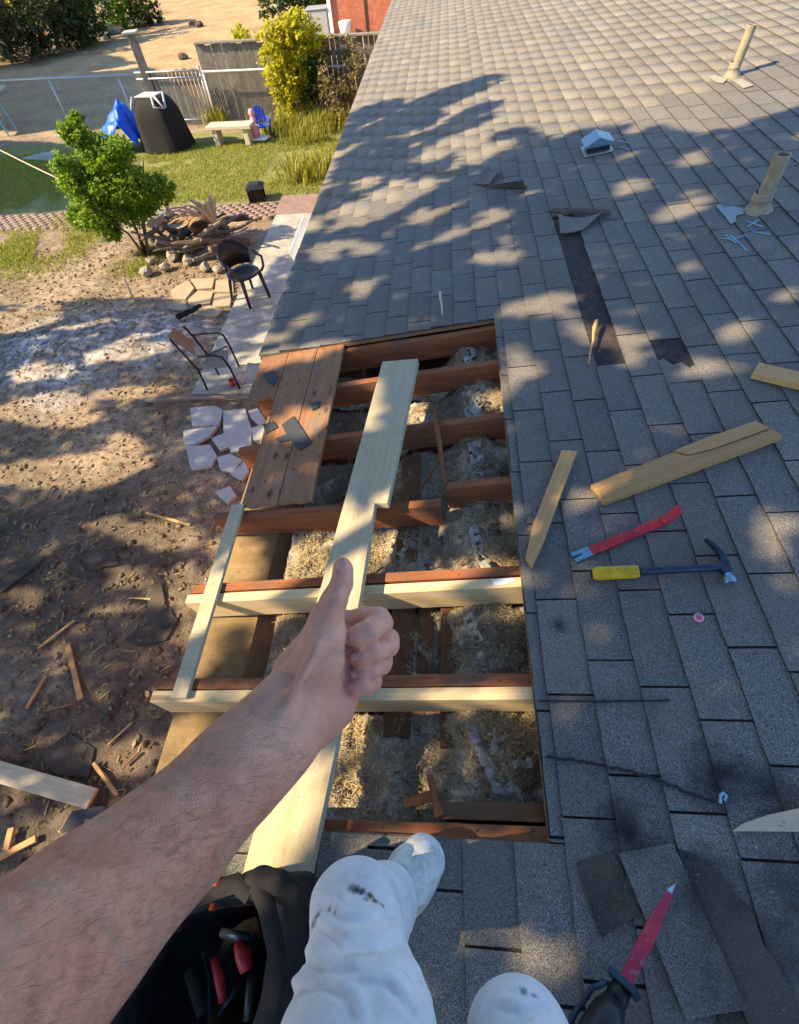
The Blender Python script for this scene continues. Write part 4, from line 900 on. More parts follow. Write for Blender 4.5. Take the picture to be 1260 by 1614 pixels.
# clothes line stretched from the left into the shrub
a = gp(-60, 205, 1.6); b2 = up_(190, 325); mb = MB(); mb.tube([a + (b2 - a) * k / 8 + np.array([0, 0, -.05 * math.sin(math.pi * k / 8)]) for k in range(9)], .011, 6)
tag(W(mb, 'clothes_line', M['pine_pale'], None, loc=a, smooth=True), 'pale rope line running from the left edge into the leafy shrub', 'rope')
# table with turquoise legs at the left edge
g = gp(8, 210); t = thing('garden_table', 'grey topped table with turquoise metal legs at the left edge by the fence', 'table', g)
mb = MB(); mb.box(-.95, .62, -.42, .42, .98, 1.03); mb.build('tabletop', M['grey_plastic'], t, T(g) @ Matrix.Rotation(.25, 4, 'Z'), bevel=.01)
for sx, sy in ((-.85, -.35), (-.85, .35), (.2, -.35), (.2, .35)): mb = MB(); mb.bar((sx * .8, sy, 0.98), (sx * 1.15, sy * 1.1, 0.0), .035, .035); mb.build('leg', M['teal'], t, T(g) @ Matrix.Rotation(.25, 4, 'Z'))

# ---- chairs on the patio ---------------------------------------
def ch_pt(M0, x, y, z): return M0 @ Vector((x, y, z))
# black moulded chair: faces down-right in the picture
g = gp(399, 476); t = thing('black_chair', 'glossy black round backed chair on the sunlit patio slab', 'chair', g); Mb = T((g[0], g[1], .06)) @ Matrix.Rotation(math.radians(52), 4, 'Z') @ Matrix.Scale(1.02, 4)
mb = MB(); NXs = 14; V = []; F = []                      # dished seat
for i in range(NXs):
    for j in range(NXs):
        a, b_ = -1 + 2 * i / (NXs - 1), -1 + 2 * j / (NXs - 1); x = .24 * a * math.sqrt(1 - b_ * b_ * .38); y = .23 * b_ * math.sqrt(1 - a * a * .38)
        V.append((x, y, .44 - .03 * (1 - a * a) * (1 - b_ * b_)))
for i in range(NXs - 1):
    for j in range(NXs - 1): F.append((i * NXs + j, (i + 1) * NXs + j, (i + 1) * NXs + j + 1, i * NXs + j + 1))
k = len(V); V += [(x, y, z - .03) for x, y, z in V]; F += [tuple(q + k for q in reversed(f)) for f in F]
ed = [i * NXs for i in range(NXs)] + [(NXs - 1) * NXs + j for j in range(1, NXs)] + [i * NXs + NXs - 1 for i in range(NXs - 2, -1, -1)] + [j for j in range(NXs - 2, 0, -1)]
F += [(ed[i], ed[i] + k, ed[(i + 1) % len(ed)] + k, ed[(i + 1) % len(ed)]) for i in range(len(ed))]
mb.add(V, F); mb.build('seat', M['black_plastic'], t, Mb, smooth=True)
arc = [(.27 * math.cos(a) * 1.02, .02 + .27 * math.sin(a), .66 + .17 * max(0, math.sin(a)) ** 1.5) for a in np.linspace(-.25, math.pi + .25, 18)]
mb = MB(); mb.tube(arc, .022, 10); mb.build('back_rim', M['black_plastic'], t, Mb, smooth=True)
V = []; F = []
for i, a in enumerate(np.linspace(.25, math.pi - .25, 15)):
    s = math.sin(a); top = (.265 * math.cos(a), .02 + .265 * s, .655 + .165 * s ** 1.5); bot = (.23 * math.cos(a), .02 + .215 * s, .47)
    for k in range(2):
        V += [(top[0] * (1 - .02 * k), top[1] * (1 - .03 * k), top[2]), (bot[0] * (1 - .02 * k), bot[1] * (1 - .03 * k), bot[2])]
for i in range(14):
    b_ = i * 4; F += [(b_, b_ + 1, b_ + 5, b_ + 4), (b_ + 2, b_ + 6, b_ + 7, b_ + 3), (b_, b_ + 4, b_ + 6, b_ + 2), (b_ + 1, b_ + 3, b_ + 7, b_ + 5)]
mb = MB(); mb.add(V, F); mb.build('back_shell', M['black_plastic'], t, Mb, smooth=True)
for sx in (-1, 1):
    mb = MB(); mb.tube([(sx * .262, -.05, .652), (sx * .275, -.20, .62), (sx * .24, -.235, .50), (sx * .20, -.20, .43)], .02, 8); mb.build('armrest', M['black_plastic'], t, Mb, smooth=True)
    mb = MB(); mb.tube([(sx * .17, -.17, .43), (sx * .20, -.215, .0)], [.034, .022], 8); mb.build('leg', M['black_plastic'], t, Mb, smooth=True)
    mb = MB(); mb.tube([(sx * .16, .16, .43), (sx * .215, .25, .0)], [.03, .02], 8); mb.build('leg', M['black_plastic'], t, Mb, smooth=True)
# sling chair: tan back, thin black frame, faces right
A1 = gp(326, 612, .06); A2 = gp(378, 610, .06); g = gp(345, 585, .06); t = thing('sling_chair', 'tan fabric chair with thin black tube frame on the shaded patio', 'chair', g)
q = lambda x, y, z: vp_z(x, y, z)
def at_h(x, y, z): return gp(x, y, z)                    # sight line at a known height above ground
fr = M['black_metal']
FL0, FL1 = at_h(327, 612, .06), at_h(268, 532, .88)      # near rear leg up to the back corner
for nm, pts in (('back_leg', [at_h(327, 614, .06), at_h(312, 582, .40), at_h(268, 535, .90)]), ('front_leg', [at_h(378, 612, .06), at_h(362, 578, .42), at_h(350, 563, .64), at_h(338, 560, .66), at_h(312, 562, .64)]),
                ('front_leg', [at_h(377, 577, .06), at_h(362, 545, .42), at_h(352, 528, .64), at_h(342, 524, .66), at_h(300, 528, .66)]), ('back_leg', [at_h(345, 590, .06), at_h(328, 560, .40), at_h(303, 528, .66), at_h(290, 515, .90)]), ('seat_rail', [at_h(314, 582, .40), at_h(352, 571, .40), at_h(362, 579, .40)]), ('seat_rail', [at_h(328, 560, .41), at_h(358, 546, .41)])):
    mb = MB(); mb.tube(pts, .014, 8); W(mb, nm, fr, t, smooth=True)
bk = [at_h(268, 532, .90), at_h(274, 517, .91), at_h(308, 540, .50), at_h(311, 562, .50)]; nB = np.cross(bk[1] - bk[0], bk[3] - bk[0]); nB /= np.linalg.norm(nB)
V = []; F = []; K = 8
for i in range(K + 1):
    for j in range(K + 1):
        a, b_ = i / K, j / K; p = (bk[0] * (1 - a) + bk[1] * a) * (1 - b_) + (bk[3] * (1 - a) + bk[2] * a) * b_; p = p + nB * .03 * math.sin(math.pi * a) ; V += [p, p + nB * .006]
for i in range(K):
    for j in range(K):
        c = lambda i, j, s: 2 * (i * (K + 1) + j) + s
        F += [(c(i, j, 0), c(i + 1, j, 0), c(i + 1, j + 1, 0), c(i, j + 1, 0)), (c(i, j + 1, 1), c(i + 1, j + 1, 1), c(i + 1, j, 1), c(i, j, 1))]
mb = MB(); mb.add(V, F); W(mb, 'sling_back', M['tan_sling'], t, smooth=True)
st = [at_h(313, 580, .42), at_h(328, 560, .43), at_h(358, 547, .42), at_h(360, 577, .42)]
mb = MB(); mb.add([*st, *[p - np.array([0, 0, .02]) for p in st]], [(0, 1, 2, 3), (7, 6, 5, 4), (0, 4, 5, 1), (1, 5, 6, 2), (2, 6, 7, 3), (3, 7, 4, 0)]); W(mb, 'sling_seat', M['tan_sling'], t)
# small litter on the patio beside that chair
def smallthing(name, label, cat, px, z, prof, m, grp=None, rot=None):
    c = gp(*px, z); mb = MB(); mb.lathe(prof, rot, 12); return tag(mb.build(name, m, None, T(c), smooth=True), label, cat, grp)
smallthing('crushed_cup', 'small red crushed cup on the patio under the sling chair', 'cup', (368, 607), .06, [(0, 0), (.035, 0), (.045, .09), (.038, .09), (.03, .01), (0, .01)], M['red_paint'])
smallthing('plastic_bottle', 'small clear grey bottle standing on the patio by the sling chair', 'bottle', (384, 604), .06, [(0, 0), (.034, 0), (.036, .12), (.014, .16), (.014, .19), (0, .19)], M['grey_plastic'])

# ============================================================ NEIGHBOURING YARD
t = thing('brick_house', 'red brick house wall beyond the board fence at the top edge', 'house', (-2, 30, 0))
mb = MB(); mb.box(-5.0, 4.0, 0, 6.0, 0, 2.9); mb.build('wall', M['wallbrick'], t, T((0, 27.3, 0)) @ Matrix.Rotation(-.1, 4, 'Z'))
mb = MB(); mb.add([(-5.5, -.5, 2.85), (4.5, -.5, 2.85), (4.5, 6.5, 2.85), (-5.5, 6.5, 2.85), (-2, 3, 4.6), (1, 3, 4.6)], [(0, 1, 5, 4), (1, 2, 5), (2, 3, 4, 5), (3, 0, 4), (3, 2, 1, 0)]); mb.build('roof', M['shingle'], t, T((0, 27.3, 0)) @ Matrix.Rotation(-.1, 4, 'Z'))
mb = MB(); mb.box(-3.6, -3.5, -.02, -.003, 0, 2.8); mb.build('wall_joint', M['felt_brown'], t, T((0, 27.3, 0)) @ Matrix.Rotation(-.1, 4, 'Z'))
mb = MB(); mb.box(-5.12, -4.98, -.10, -.004, 0, 2.8); mb.build('corner_trim', M['white_paint'], t, T((0, 27.3, 0)) @ Matrix.Rotation(-.1, 4, 'Z'))
g = gp(546, 58); t = thing('bucket', 'white bucket standing before the red brick wall', 'bucket', g); mb = MB(); mb.lathe([(0, 0), (.20, 0), (.25, .48), (.24, .48), (.19, .02), (0, .02)]); mb.build('pail', M['white_paint'], t, T(g), smooth=True)
mb = MB(); mb.tube([(.25 * math.cos(a), .02, .45 - .16 * math.sin(a)) for a in np.linspace(0, math.pi, 10)], .008, 6); mb.build('handle', M['galv'], t, T(g), smooth=True)
g = gp(507, 56); t = thing('storage_bin', 'grey upright storage bin left of the brick house corner', 'bin', g)
mb = MB(); mb.box(-.45, .42, -.35, .35, 0, .8); mb.build('body', M['grey_plastic'], t, T(g), bevel=.04); mb = MB(); mb.box(-.48, .45, -.38, .38, .81, .88); mb.build('lid', M['galv'], t, T(g), bevel=.03)
g = gp(446, 40); t = thing('garden_statue', 'pale upright garden ornament under the dark bush beyond the fence', 'ornament', g); mb = MB(); mb.lathe([(0, 0), (.30, .02), (.26, .15), (.16, .3), (.22, .6), (.16, .85), (.07, 1.0), (.09, 1.1), (.0, 1.25)]); mb.build('figure', M['concrete'], t, T(g), smooth=True)
bush('garden_bush', 'dark green bush beyond the fence left of the brick house', [(465, 45), (440, -10, .9), (475, -5, 1.0), (500, 5, .7), (425, 5, .55), (480, 25, .6), (505, -20, .8)], 2600, 'leaf', .19, depth=.6)
bush('garden_bush', 'light green bush at the top left beside the dark tree trunks', [(200, 45), (190, 5, .75), (205, 15, .8), (180, 25, .6), (215, 0, .6)], 2000, 'leaf_bright', .19, depth=.5)
bush('garden_bush', 'shaded olive bush right of the light green bush at top left', [(222, 42), (232, 15, .6), (240, 28, .5), (225, 5, .6)], 900, 'leaf_olive', .18, depth=.4)
# row of trees in the far left corner
tr = [(-8, 95, -60, -80, 'first dark trunk at the far left edge'), (18, 88, -20, -90, 'dark leaning trunk second from the left edge'), (55, 84, 20, -90, 'dark trunk third from the left edge, half hidden by olive leaves'), (92, 76, 60, -90, 'slim trunk in the middle of the far left row'), (128, 66, 102, -60, 'pale slim trunk right of the middle of the far left row'), (150, 50, 130, -80, 'dark trunk nearest the light green bush'), (112, 62, 88, -60, 'dark slim trunk behind the pale one')]
for k, (x, y, x2, y2, lb) in enumerate(tr):
    b = gp(x, y); top = vp(x2, y2, b); lob = []
    for i in range(6): f = random.uniform(.25, 1.0); lob.append((b + (top - b) * f + np.array([random.uniform(-.8, .8), random.uniform(-.5, .5), random.uniform(-.1, .5)]), (.75, .6, .7), 1))
    shrub('tree', lb, 'tree', b, [([b, b + (top - b) * .5 + np.array([.1, 0, 0]), top], .20 if k % 2 == 0 else .11)], lob, 'leaf_olive' if k % 3 else 'leaf', 900, .17, 'greybark' if k == 4 else 'bark', group='trees in the far left corner')
for (pts, nl, mm, lb) in (([(20, 98), (-10, 30, 1.1), (20, 45, 1.0), (35, 10, 1.1), (5, 70, .9)], 2600, 'leaf_olive', 'dense olive undergrowth at the far left edge below the dark trunks'), ([(78, 88), (60, 40, .9), (80, 20, 1.0), (95, 50, .8), (70, 66, .7)], 2400, 'leaf_olive', 'dense olive undergrowth between the slim trunks of the far row'), ([(128, 72), (120, 30, .9), (140, 40, .7), (110, 10, .9), (150, 20, .7)], 2200, 'leaf', 'dark green undergrowth left of the light green bush'), ([(36, 60), (28, 0, .7), (50, -20, 1.2), (70, 0, 1.0)], 2000, 'leaf_yellow', 'sunlit yellow green climber hanging on the far left trunks')):
    bush('undergrowth', lb, pts, nl, mm, .2, 'undergrowth', depth=.7, group='undergrowth in the far left corner')
# pale rocks edging the bed below those trees, clods of earth in the neighbour's yard
for k, (x, y) in enumerate(((88, 70), (120, 48), (135, 62), (150, 66), (165, 62), (172, 56), (158, 58), (142, 70), (182, 52), (305, 40), (315, 42), (290, 93))):
    c = gp(x, y); rock((c[0], c[1], .08), .20, 'rough rock edging the planting bed under the far trees' if k < 9 else 'dark clod of earth on the tan ground beyond the fence', 'rocks edging the far bed' if k < 9 else 'earth clods on the tan yard', M['stone'] if k < 9 else M['bark'])
# far tree belt closing the distance
P = []
for _ in range(7000):
    a = random.uniform(-1.35, .9); r = random.uniform(52, 62); P.append((r * math.sin(a), r * math.cos(a), random.uniform(0, 9) * (.6 + .4 * math.sin(a * 17))))
V, F = leaves(np.array(P), 1.3, .7, .2); tag(arr_mesh('tree_belt', V, F, M['leaf_olive'], None), 'distant belt of trees behind the neighbouring yard', 'trees', None, 'stuff')
# ============================================================ THINGS ON THE ROOF
def roofM(u, v, n, ang=0.0):          # local x along v (up the slope), y along u; ang turns about the roof normal
    return RM @ T((v, u, n)) @ Matrix.Rotation(ang, 4, 'Z')
def between(a, b, n):                 # frame with local x from sight a to sight b on the roof
    ua, va = ruv(*a, n); ub, vb = ruv(*b, n); return roofM((ua + ub) / 2, (va + vb) / 2, n, math.atan2(ub - ua, vb - va)), math.hypot(ub - ua, vb - va)
# vent pipes
for (bx, tx, r, hgt, lb) in (((1155, 119), (1185, 42), .036, .31, 'slim vent pipe standing far up the sunlit roof'), ((1196, 330), (1225, 252), .041, .275, 'thick vent pipe with a ribbed collar in the shade by the chalk marks')):
    P = rpx(*bx); t = thing('vent_pipe', lb, 'vent pipe', P, 'vent pipes on the roof'); mb = MB()
    mb.lathe([(r * .99, -.02), (r, hgt * .5), (r, hgt), (r * .80, hgt), (r * .78, hgt - .12), (0, hgt - .12)], Matrix.Rotation(.04 if r < .04 else -.02, 4, 'Y'), 22); mb.build('pipe', M['pipe'], t, T(P), smooth=False)
    mb = MB(); mb.lathe([(r * 1.9, -.012), (r * 1.6, .015), (r * 1.25, .035), (r * 1.22, .05), (r * 1.32, .055), (r * 1.3, .065), (r * 1.18, .07), (r * 1.2, .085), (r * 1.06, .09), (r, .095)], None, 22)
    mb.build('collar', M['pipe'], t, T(P) @ Matrix.Rotation(-PA, 4, 'Y'), smooth=True)
def roofpatch(name, m, poly, n0, n1, parent=None, label=None, cat=None, grp=None):
    uv = [ruv(*q) for q in poly]; cu = sum(a for a, b in uv) / len(uv); cv = sum(b for a, b in uv) / len(uv); mb = MB()
    mb.prism([(b - cv, a - cu) for a, b in uv], 0, n1 - n0); return tag(mb.build(name, m, parent, roofM(cu, cv, n0)), label, cat, grp)
# caulk and chalk on the shingles (flat marks)
for q in ([(1117, 122), (1126, 119), (1148, 124), (1140, 132), (1128, 130)], [(1155, 127), (1170, 125), (1188, 135), (1172, 140)]): roofpatch('caulk_smear', M['caulk'], q, .0035, .005, house)
for q in ([(1128, 325), (1135, 322), (1142, 328), (1158, 326), (1172, 330), (1172, 338), (1160, 341), (1160, 350), (1152, 354), (1144, 343)],): roofpatch('caulk_smear', M['chalkgrey'], q, .0035, .005, house)
def mark(pts, w_=.0075):
    mb = MB()
    for a, b in zip(pts[:-1], pts[1:]):
        ua, va = ruv(*a); ub, vb = ruv(*b); d = np.array([vb - va, ub - ua]); L = np.linalg.norm(d); d /= L; s = np.array([-d[1], d[0]]) * w_ / 2
        mb.prism([(va - s[0], ua - s[1]), (va + d[0] * L - s[0], ua + d[1] * L - s[1]), (va + d[0] * L + s[0], ua + d[1] * L + s[1]), (va + s[0], ua + s[1])], .0035, .0045, RM)
    W(mb, 'chalk_mark', M['chalk'], house)
mark([(1176, 349), (1202, 358)]); mark([(1178, 358), (1197, 347)]); mark([(1186, 366), (1214, 370)]); mark([(1136, 376), (1156, 378), (1176, 371)]); mark([(1144, 371), (1160, 384)]); mark([(1152, 372), (1170, 388)]); mark([(1164, 382), (1178, 396)], .006); mark([(974, 222), (992, 226)], .007); mark([(978, 232), (994, 236)], .007)
# roof vent box
u, v = ruv(941, 236); t = thing('roof_vent', 'small hooded metal roof vent with pale blue top at the shade edge', 'roof vent', rp(u, v)); Mv = roofM(u, v, 0, .0) @ Matrix.Scale(.66, 4)
# opening faces the viewer (-u); local y = u
mb = MB(); mb.box(-.16, .16, -.15, .16, .002, .012); mb.build('flange', M['galv'], t, Mv, bevel=.002)
mb = MB(); mb.box(-.125, .125, -.10, .12, .012, .10); mb.build('throat', M['black_metal'], t, Mv, bevel=.004)
pr = [(-.165, .095), (-.155, .075), (.155, .075), (.165, .095), (.0, .165)]
mb = MB(); V = [(x, y, z) for y in (-.145, .15) for x, z in pr]; F = [(0, 1, 2, 3, 4), (9, 8, 7, 6, 5), (0, 4, 9, 5), (4, 3, 8, 9), (0, 5, 6, 1), (3, 2, 7, 8), (1, 6, 7, 2)]; mb.add(V, F); mb.build('hood', M['vent_blue'], t, Mv, bevel=.006)
for i in range(4): mb = MB(); mb.box(-.115, .115, -.106, -.1005, .022 + i * .018, .030 + i * .018); mb.build('louvre', M['dark_steel'], t, Mv)
# loose boards
def board_on_roof(name, label, cat, a, b, wd, th, m, n=.004, tilt=0.0, outline=None, grp=None):
    Mx, L = between(a, b, n); mb = MB()
    poly = outline(L) if outline else [(-L / 2, -wd / 2), (L / 2, -wd / 2), (L / 2, wd / 2), (-L / 2, wd / 2)]
    mb.prism(poly, 0, th); return tag(mb.build(name, m, None, Mx @ Matrix.Rotation(tilt, 4, 'X'), bevel=.002), label, cat, grp)
t = thing('split_board', 'tan board split along its upper end, lying above the red pry bar', 'board', rpx(1080, 730))
Mx, L = between((940, 783), (1213, 680), .004); w_ = .105
o1 = [(-L / 2, -.045), (-L / 2 + .012, -.052), (-.05, -.055), (L / 2, -.057), (L / 2 - .004, -.008), (.12, -.004), (0.02, .012), (-.01, .052), (-L / 2, .045), (-L / 2 + .01, 0)]
mb = MB(); mb.prism(o1, 0, .026); mb.build('main_piece', M['tanwood'], t, Mx, bevel=.002)
o2 = [(-.004, .054), (.025, .016), (.12, .0), (L / 2 - .012, -.003), (L / 2 - .03, .050), (.12, .058)]
mb = MB(); mb.prism(o2, .003, .031); mb.build('split_piece', M['tanwood'], t, Mx, bevel=.002)
board_on_roof('wood_offcut', 'narrow old offcut with a dark knot beside the edge of the opening', 'board', (830, 895), (898, 714), .058, .022, M['tanwood'], .004, 0, lambda L: [(-L / 2, -.020), (-L / 2 + .10, -.028), (L / 2, -.030), (L / 2 - .01, .030), (-L / 2 + .18, .030), (-L / 2 + .03, .012)])
board_on_roof('wood_offcut', 'short tan board end reaching in from the right edge', 'board', (1188, 588), (1330, 622), .078, .030, M['tanwood'], .004)
board_on_roof('wood_wedge', 'pale tapered wood wedge reaching in from the right edge', 'board', (1153, 1309), (1320, 1298), .05, .014, M['pine_pale'], .004, 0, lambda L: [(-L / 2, -.002), (L / 2, -.018), (L / 2, .045), (-.03, .026), (-L / 2 + .03, .012)])
# thin sticks standing proud on the shingles
for a, b, r, lb in (((928, 573), (941, 505), .009, 'thin reddish splinter with a knob standing on the stripped course'), ((698, 496), (694, 460), .008, 'thin white splinter on shingles above the opening')):
    A = rpx(*a, .006); B = rpx(*b, .035); c = (A + B) / 2; mb = MB(); k = 6
    mb.tube([A + (B - A) * i / k + np.array([random.uniform(-.004, .004), 0, 0]) for i in range(k + 1)], [r * (.5 + .5 * i / k) * (1.5 if i == k - 1 and r > .0085 else 1) for i in range(k + 1)], 7)
    tag(W(mb, 'wood_splinter', M['tanwood'] if r > .0085 else M['pine_pale'], None, loc=c, smooth=True), lb, 'splinter')
# lifted flaps and scraps of shingle
def flap(label, quad, n, m='asphalt_bit', th=.006, name='loose_shingle', curl=0.02):
    uv = [ruv(*q) for q in quad]; cu = sum(a for a, b in uv) / 4; cv = sum(b for a, b in uv) / 4; K = 6; V = []; F = []
    for i in range(K + 1):
        for j in range(K + 1):
            a, b = i / K, j / K; p = [(uv[0][z] * (1 - a) + uv[1][z] * a) * (1 - b) + (uv[3][z] * (1 - a) + uv[2][z] * a) * b for z in (0, 1)]
            h = curl * (abs(a - .5) * 2) ** 2 * (.4 + b) + random.uniform(0, .0015); V += [(p[1] - cv, p[0] - cu, h), (p[1] - cv, p[0] - cu, h + th)]
    c = lambda i, j, s: 2 * (i * (K + 1) + j) + s
    for i in range(K):
        for j in range(K): F += [(c(i, j, 1), c(i, j + 1, 1), c(i + 1, j + 1, 1), c(i + 1, j, 1))[::-1], (c(i, j, 0), c(i, j + 1, 0), c(i + 1, j + 1, 0), c(i + 1, j, 0))]
    for i in range(K): F += [(c(i, 0, 0), c(i + 1, 0, 0), c(i + 1, 0, 1), c(i, 0, 1)), (c(i, K, 1), c(i + 1, K, 1), c(i + 1, K, 0), c(i, K, 0)), (c(0, i, 1), c(0, i + 1, 1), c(0, i + 1, 0), c(0, i, 0)), (c(K, i, 0), c(K, i + 1, 0), c(K, i + 1, 1), c(K, i, 1))]
    mb = MB(); mb.add(V, F); return tag(mb.build(name, M[m], None, roofM(cu, cv, n)), label, 'shingle')
flap('loose square shingle lying far up the roof left of the vent box', [(748, 291), (772, 294), (790, 272), (770, 270)], .008, 'shingle')
flap('thin dark strip curled beside the loose square shingle', [(760, 299), (800, 300), (832, 304), (826, 296)], .006, 'felt', .005, 'felt_strip', .03)
flap('dark lath strip lying across the upper end of the stripped course', [(868, 341), (962, 345), (960, 338), (872, 335)], .02, 'felt', .012, 'felt_strip', .0)
flap('bent blue grey shingle flap below the dark lath strip', [(883, 372), (920, 366), (948, 345), (880, 348)], .010, 'shingle', .005)
roofpatch('felt_patch', M['felt'], [(908, 1362), (940, 1350), (968, 1346), (985, 1380), (1000, 1420), (1012, 1440), (985, 1456), (948, 1478), (930, 1430)], .0012, .003, None, 'black bare patch left of the slipped shingle', 'felt')
roofpatch('felt_patch', M['felt'], [(1068, 1338), (1092, 1345), (1120, 1362), (1150, 1400), (1186, 1436), (1204, 1490), (1232, 1530), (1262, 1600), (1262, 1640), (1190, 1640), (1150, 1545), (1120, 1470), (1090, 1400)], .0012, .003, None, 'dark ragged bare patch right of the slipped shingle', 'felt')
flap('large slipped shingle lying askew near the red saw blade', [(975, 1345), (1060, 1330), (1175, 1590), (1080, 1606)], .006, 'shingle', .004, 'loose_shingle', .004)
for q, lb in (([(414, 588), (430, 582), (438, 592), (430, 606), (418, 596)], 'small dark shingle bit on the short broken plank'), ([(443, 668), (462, 654), (490, 696), (472, 708), (455, 690)], 'largest dark shingle scrap on the plank deck'), ([(414, 668), (430, 662), (437, 672), (418, 682)], 'small dark shingle scrap at the left plank edge'), ([(433, 690), (452, 682), (456, 692), (440, 696)], 'thin dark shingle scrap touching the largest one'), ([(488, 634), (504, 631), (502, 640), (492, 645)], 'dark brown shingle bit near the inner plank edge')):
    roofpatch('shingle_scrap', M['asphalt_bit'], q, -.0125, -.006, None, lb, 'shingle scrap', 'shingle scraps on the planks')
# black cords lying on the shingles
def cord(label, pts, r, n=.008, beads=False):
    P = [rpx(*q, n) for q in pts]; mb = MB(); out = []
    for a, b in zip(P[:-1], P[1:]):
        for k in range(10): out.append(a + (b - a) * k / 10 + np.array([random.uniform(-1, 1), random.uniform(-1, 1), 0]) * (.0025 if beads else .0004))
    out.append(P[-1]); mb.tube(out, [r * (1 + (.5 if beads and i % 2 else 0)) for i in range(len(out))], 6); return tag(W(mb, 'cord', M['cord'], None, loc=P[0], smooth=True), label, 'cord')
cord('rough black cord trailing from the opening down the shingles', [(862, 1193), (920, 1200), (985, 1214), (1040, 1230), (1090, 1252), (1138, 1268)], .0036, .006, True)
cord('straight thin black cord lying across the shingles below the opening corner', [(850, 1105), (940, 1106), (1056, 1104)], .0035, .005)
mb = MB(); c = rpx(1142, 1262, .008); mb.tube([(0, 0, 0), (.007, .010, .004), (.002, .017, .006), (-.006, .012, .003), (-.012, -.007, .001)], .004, 7); tag(mb.build('wire_connector', M['chalk'], None, T(c), smooth=True), 'small pale blue connector at the end of the rough black cord', 'connector')
mb = MB(); c = rpx(1101, 975, .004); mb.lathe([(0, 0), (.013, 0), (.016, .008), (.010, .012), (.007, .005), (0, .004)], None, 9); tag(mb.build('bottle_cap', M['toy_pink'], None, T(c) @ Matrix.Rotation(-PA, 4, 'Y'), smooth=True), 'small pink cap lying on the shingles below the hammer', 'cap')
# little chips of debris on the shingles
mb = MB()
for _ in range(170):
    u = random.uniform(-.75, 2.4); v = random.uniform(-.03, 1.3); s = random.uniform(.0010, .0036)
    if u > HU0 and v < HV: continue
    a = random.random() * 3; mb.box(-s, s, -s * random.uniform(.3, 1), s * .5, 0, s * .7, roofM(u, v, .001, a))
tag(W(mb, 'roof_debris', M['caulk'], None), 'tiny pale chips scattered on the shingles', 'debris', None, 'stuff')

# red pry bar
t = thing('pry_bar', 'flat red pry bar with bare blue steel claw on the shingles', 'pry bar', rpx(980, 850))
Mx, L = between((906, 880), (1062, 816), .004)
mb = MB(); x0 = -L / 2; xs_ = [x0 + .062 + i * (L - .10) / 8 for i in range(9)]
mb.prism([(x0 + .062, -.020), (L / 2 - .045, -.019), (L / 2 - .045, .019), (x0 + .062, .020)], 0, .009); mb.build('shank', M['red_paint'], t, Mx, bevel=.003)
mb = MB(); mb.tube([(L / 2 - .05, 0, .005), (L / 2 - .02, 0, .012), (L / 2 + .0, 0, .034), (L / 2 + .012, 0, .056)], [.012, .013, .014, .008], 8); mb.v = [(x, y * 1.45, z) for x, y, z in mb.v]; mb.build('hooked_end', M['red_paint'], t, Mx, smooth=True)
mb = MB(); mb.prism([(x0 + .064, -.0198), (x0 + .064, .0198), (x0 + .03, .020), (x0 - .004, .022), (x0 - .004, .006), (x0 + .030, .002), (x0 + .030, -.002), (x0 - .004, -.006), (x0 - .004, -.022), (x0 + .03, -.020)], .0005, .0085); mb.build('claw', M['blue_steel'], t, Mx, bevel=.002)
# hammer
t = thing('hammer', 'framing hammer with yellow grip and dark handle below the pry bar', 'hammer', rpx(1040, 905))
Mx, L = between((933, 908), (1140, 898), .006); mb = MB(); x0 = -L / 2
mb.tube([(x0, 0, .016), (x0 + .02, 0, .016), (x0 + .06, 0, .016), (x0 + .14, 0, .016), (x0 + .150, 0, .016)], [.016, .0215, .0205, .0205, .0185], 14); mb.v = [(x, y * 1.15, z) for x, y, z in mb.v]; mb.build('grip', M['yellow'], t, Mx, smooth=True)
mb = MB(); mb.prism([(x0 - .006, -.012), (x0 + .008, -.017), (x0 + .022, -.017), (x0 + .014, -.006), (x0 + .012, .012), (x0 - .004, .014)], .002, .028); mb.build('grip_end', M['black_plastic'], t, Mx, bevel=.004)
mb = MB(); mb.tube([(x0 + .148, 0, .016), (x0 + .22, 0, .017), (L / 2 - .04, 0, .018), (L / 2 - .005, .0, .018)], [.0155, .0135, .0135, .0165], 12); mb.build('handle', M['dark_steel'], t, Mx, smooth=True)
mb = MB(); xh = L / 2 + .006
prof = [(-.022, .010), (.010, -.012), (.016, -.040), (.014, -.046), (-.012, -.046), (-.012, -.030), (-.020, -.014)]
mb.prism([(xh - .022, .012), (xh - .012, .03), (xh - .014, .06), (xh - .024, .088), (xh - .036, .112), (xh - .030, .112), (xh - .008, .086), (xh + .006, .05), (xh + .010, .02), (xh + .010, -.012), (xh + .003, -.028), (xh - .018, -.028), (xh - .024, -.010)], .006, .030); mb.build('claw', M['dark_steel'], t, Mx, bevel=.003)
mb = MB(); mb.lathe([(0, 0), (.0165, 0), (.0185, .004), (.0185, .020), (.013, .026), (.012, .036)], Mx.inverted() @ Mx @ T((xh - .006, -.062, .018)) @ Matrix.Rotation(-math.pi / 2, 4, 'X'), 16); mb.build('face', M['blue_steel'], t, Mx, smooth=False)

# ------------------------------------------------------------ long notched board resting on the rafters
t0u, t0v = 1.817, -.560
ang = math.atan2((-.281 - 1.817), (-.776 + .560)); L = math.hypot(-.281 - 1.817, -.776 + .560) + .22
cu, cv = (1.817 + math.sin(ang) * L / 2), (-.560 + math.cos(ang) * L / 2)
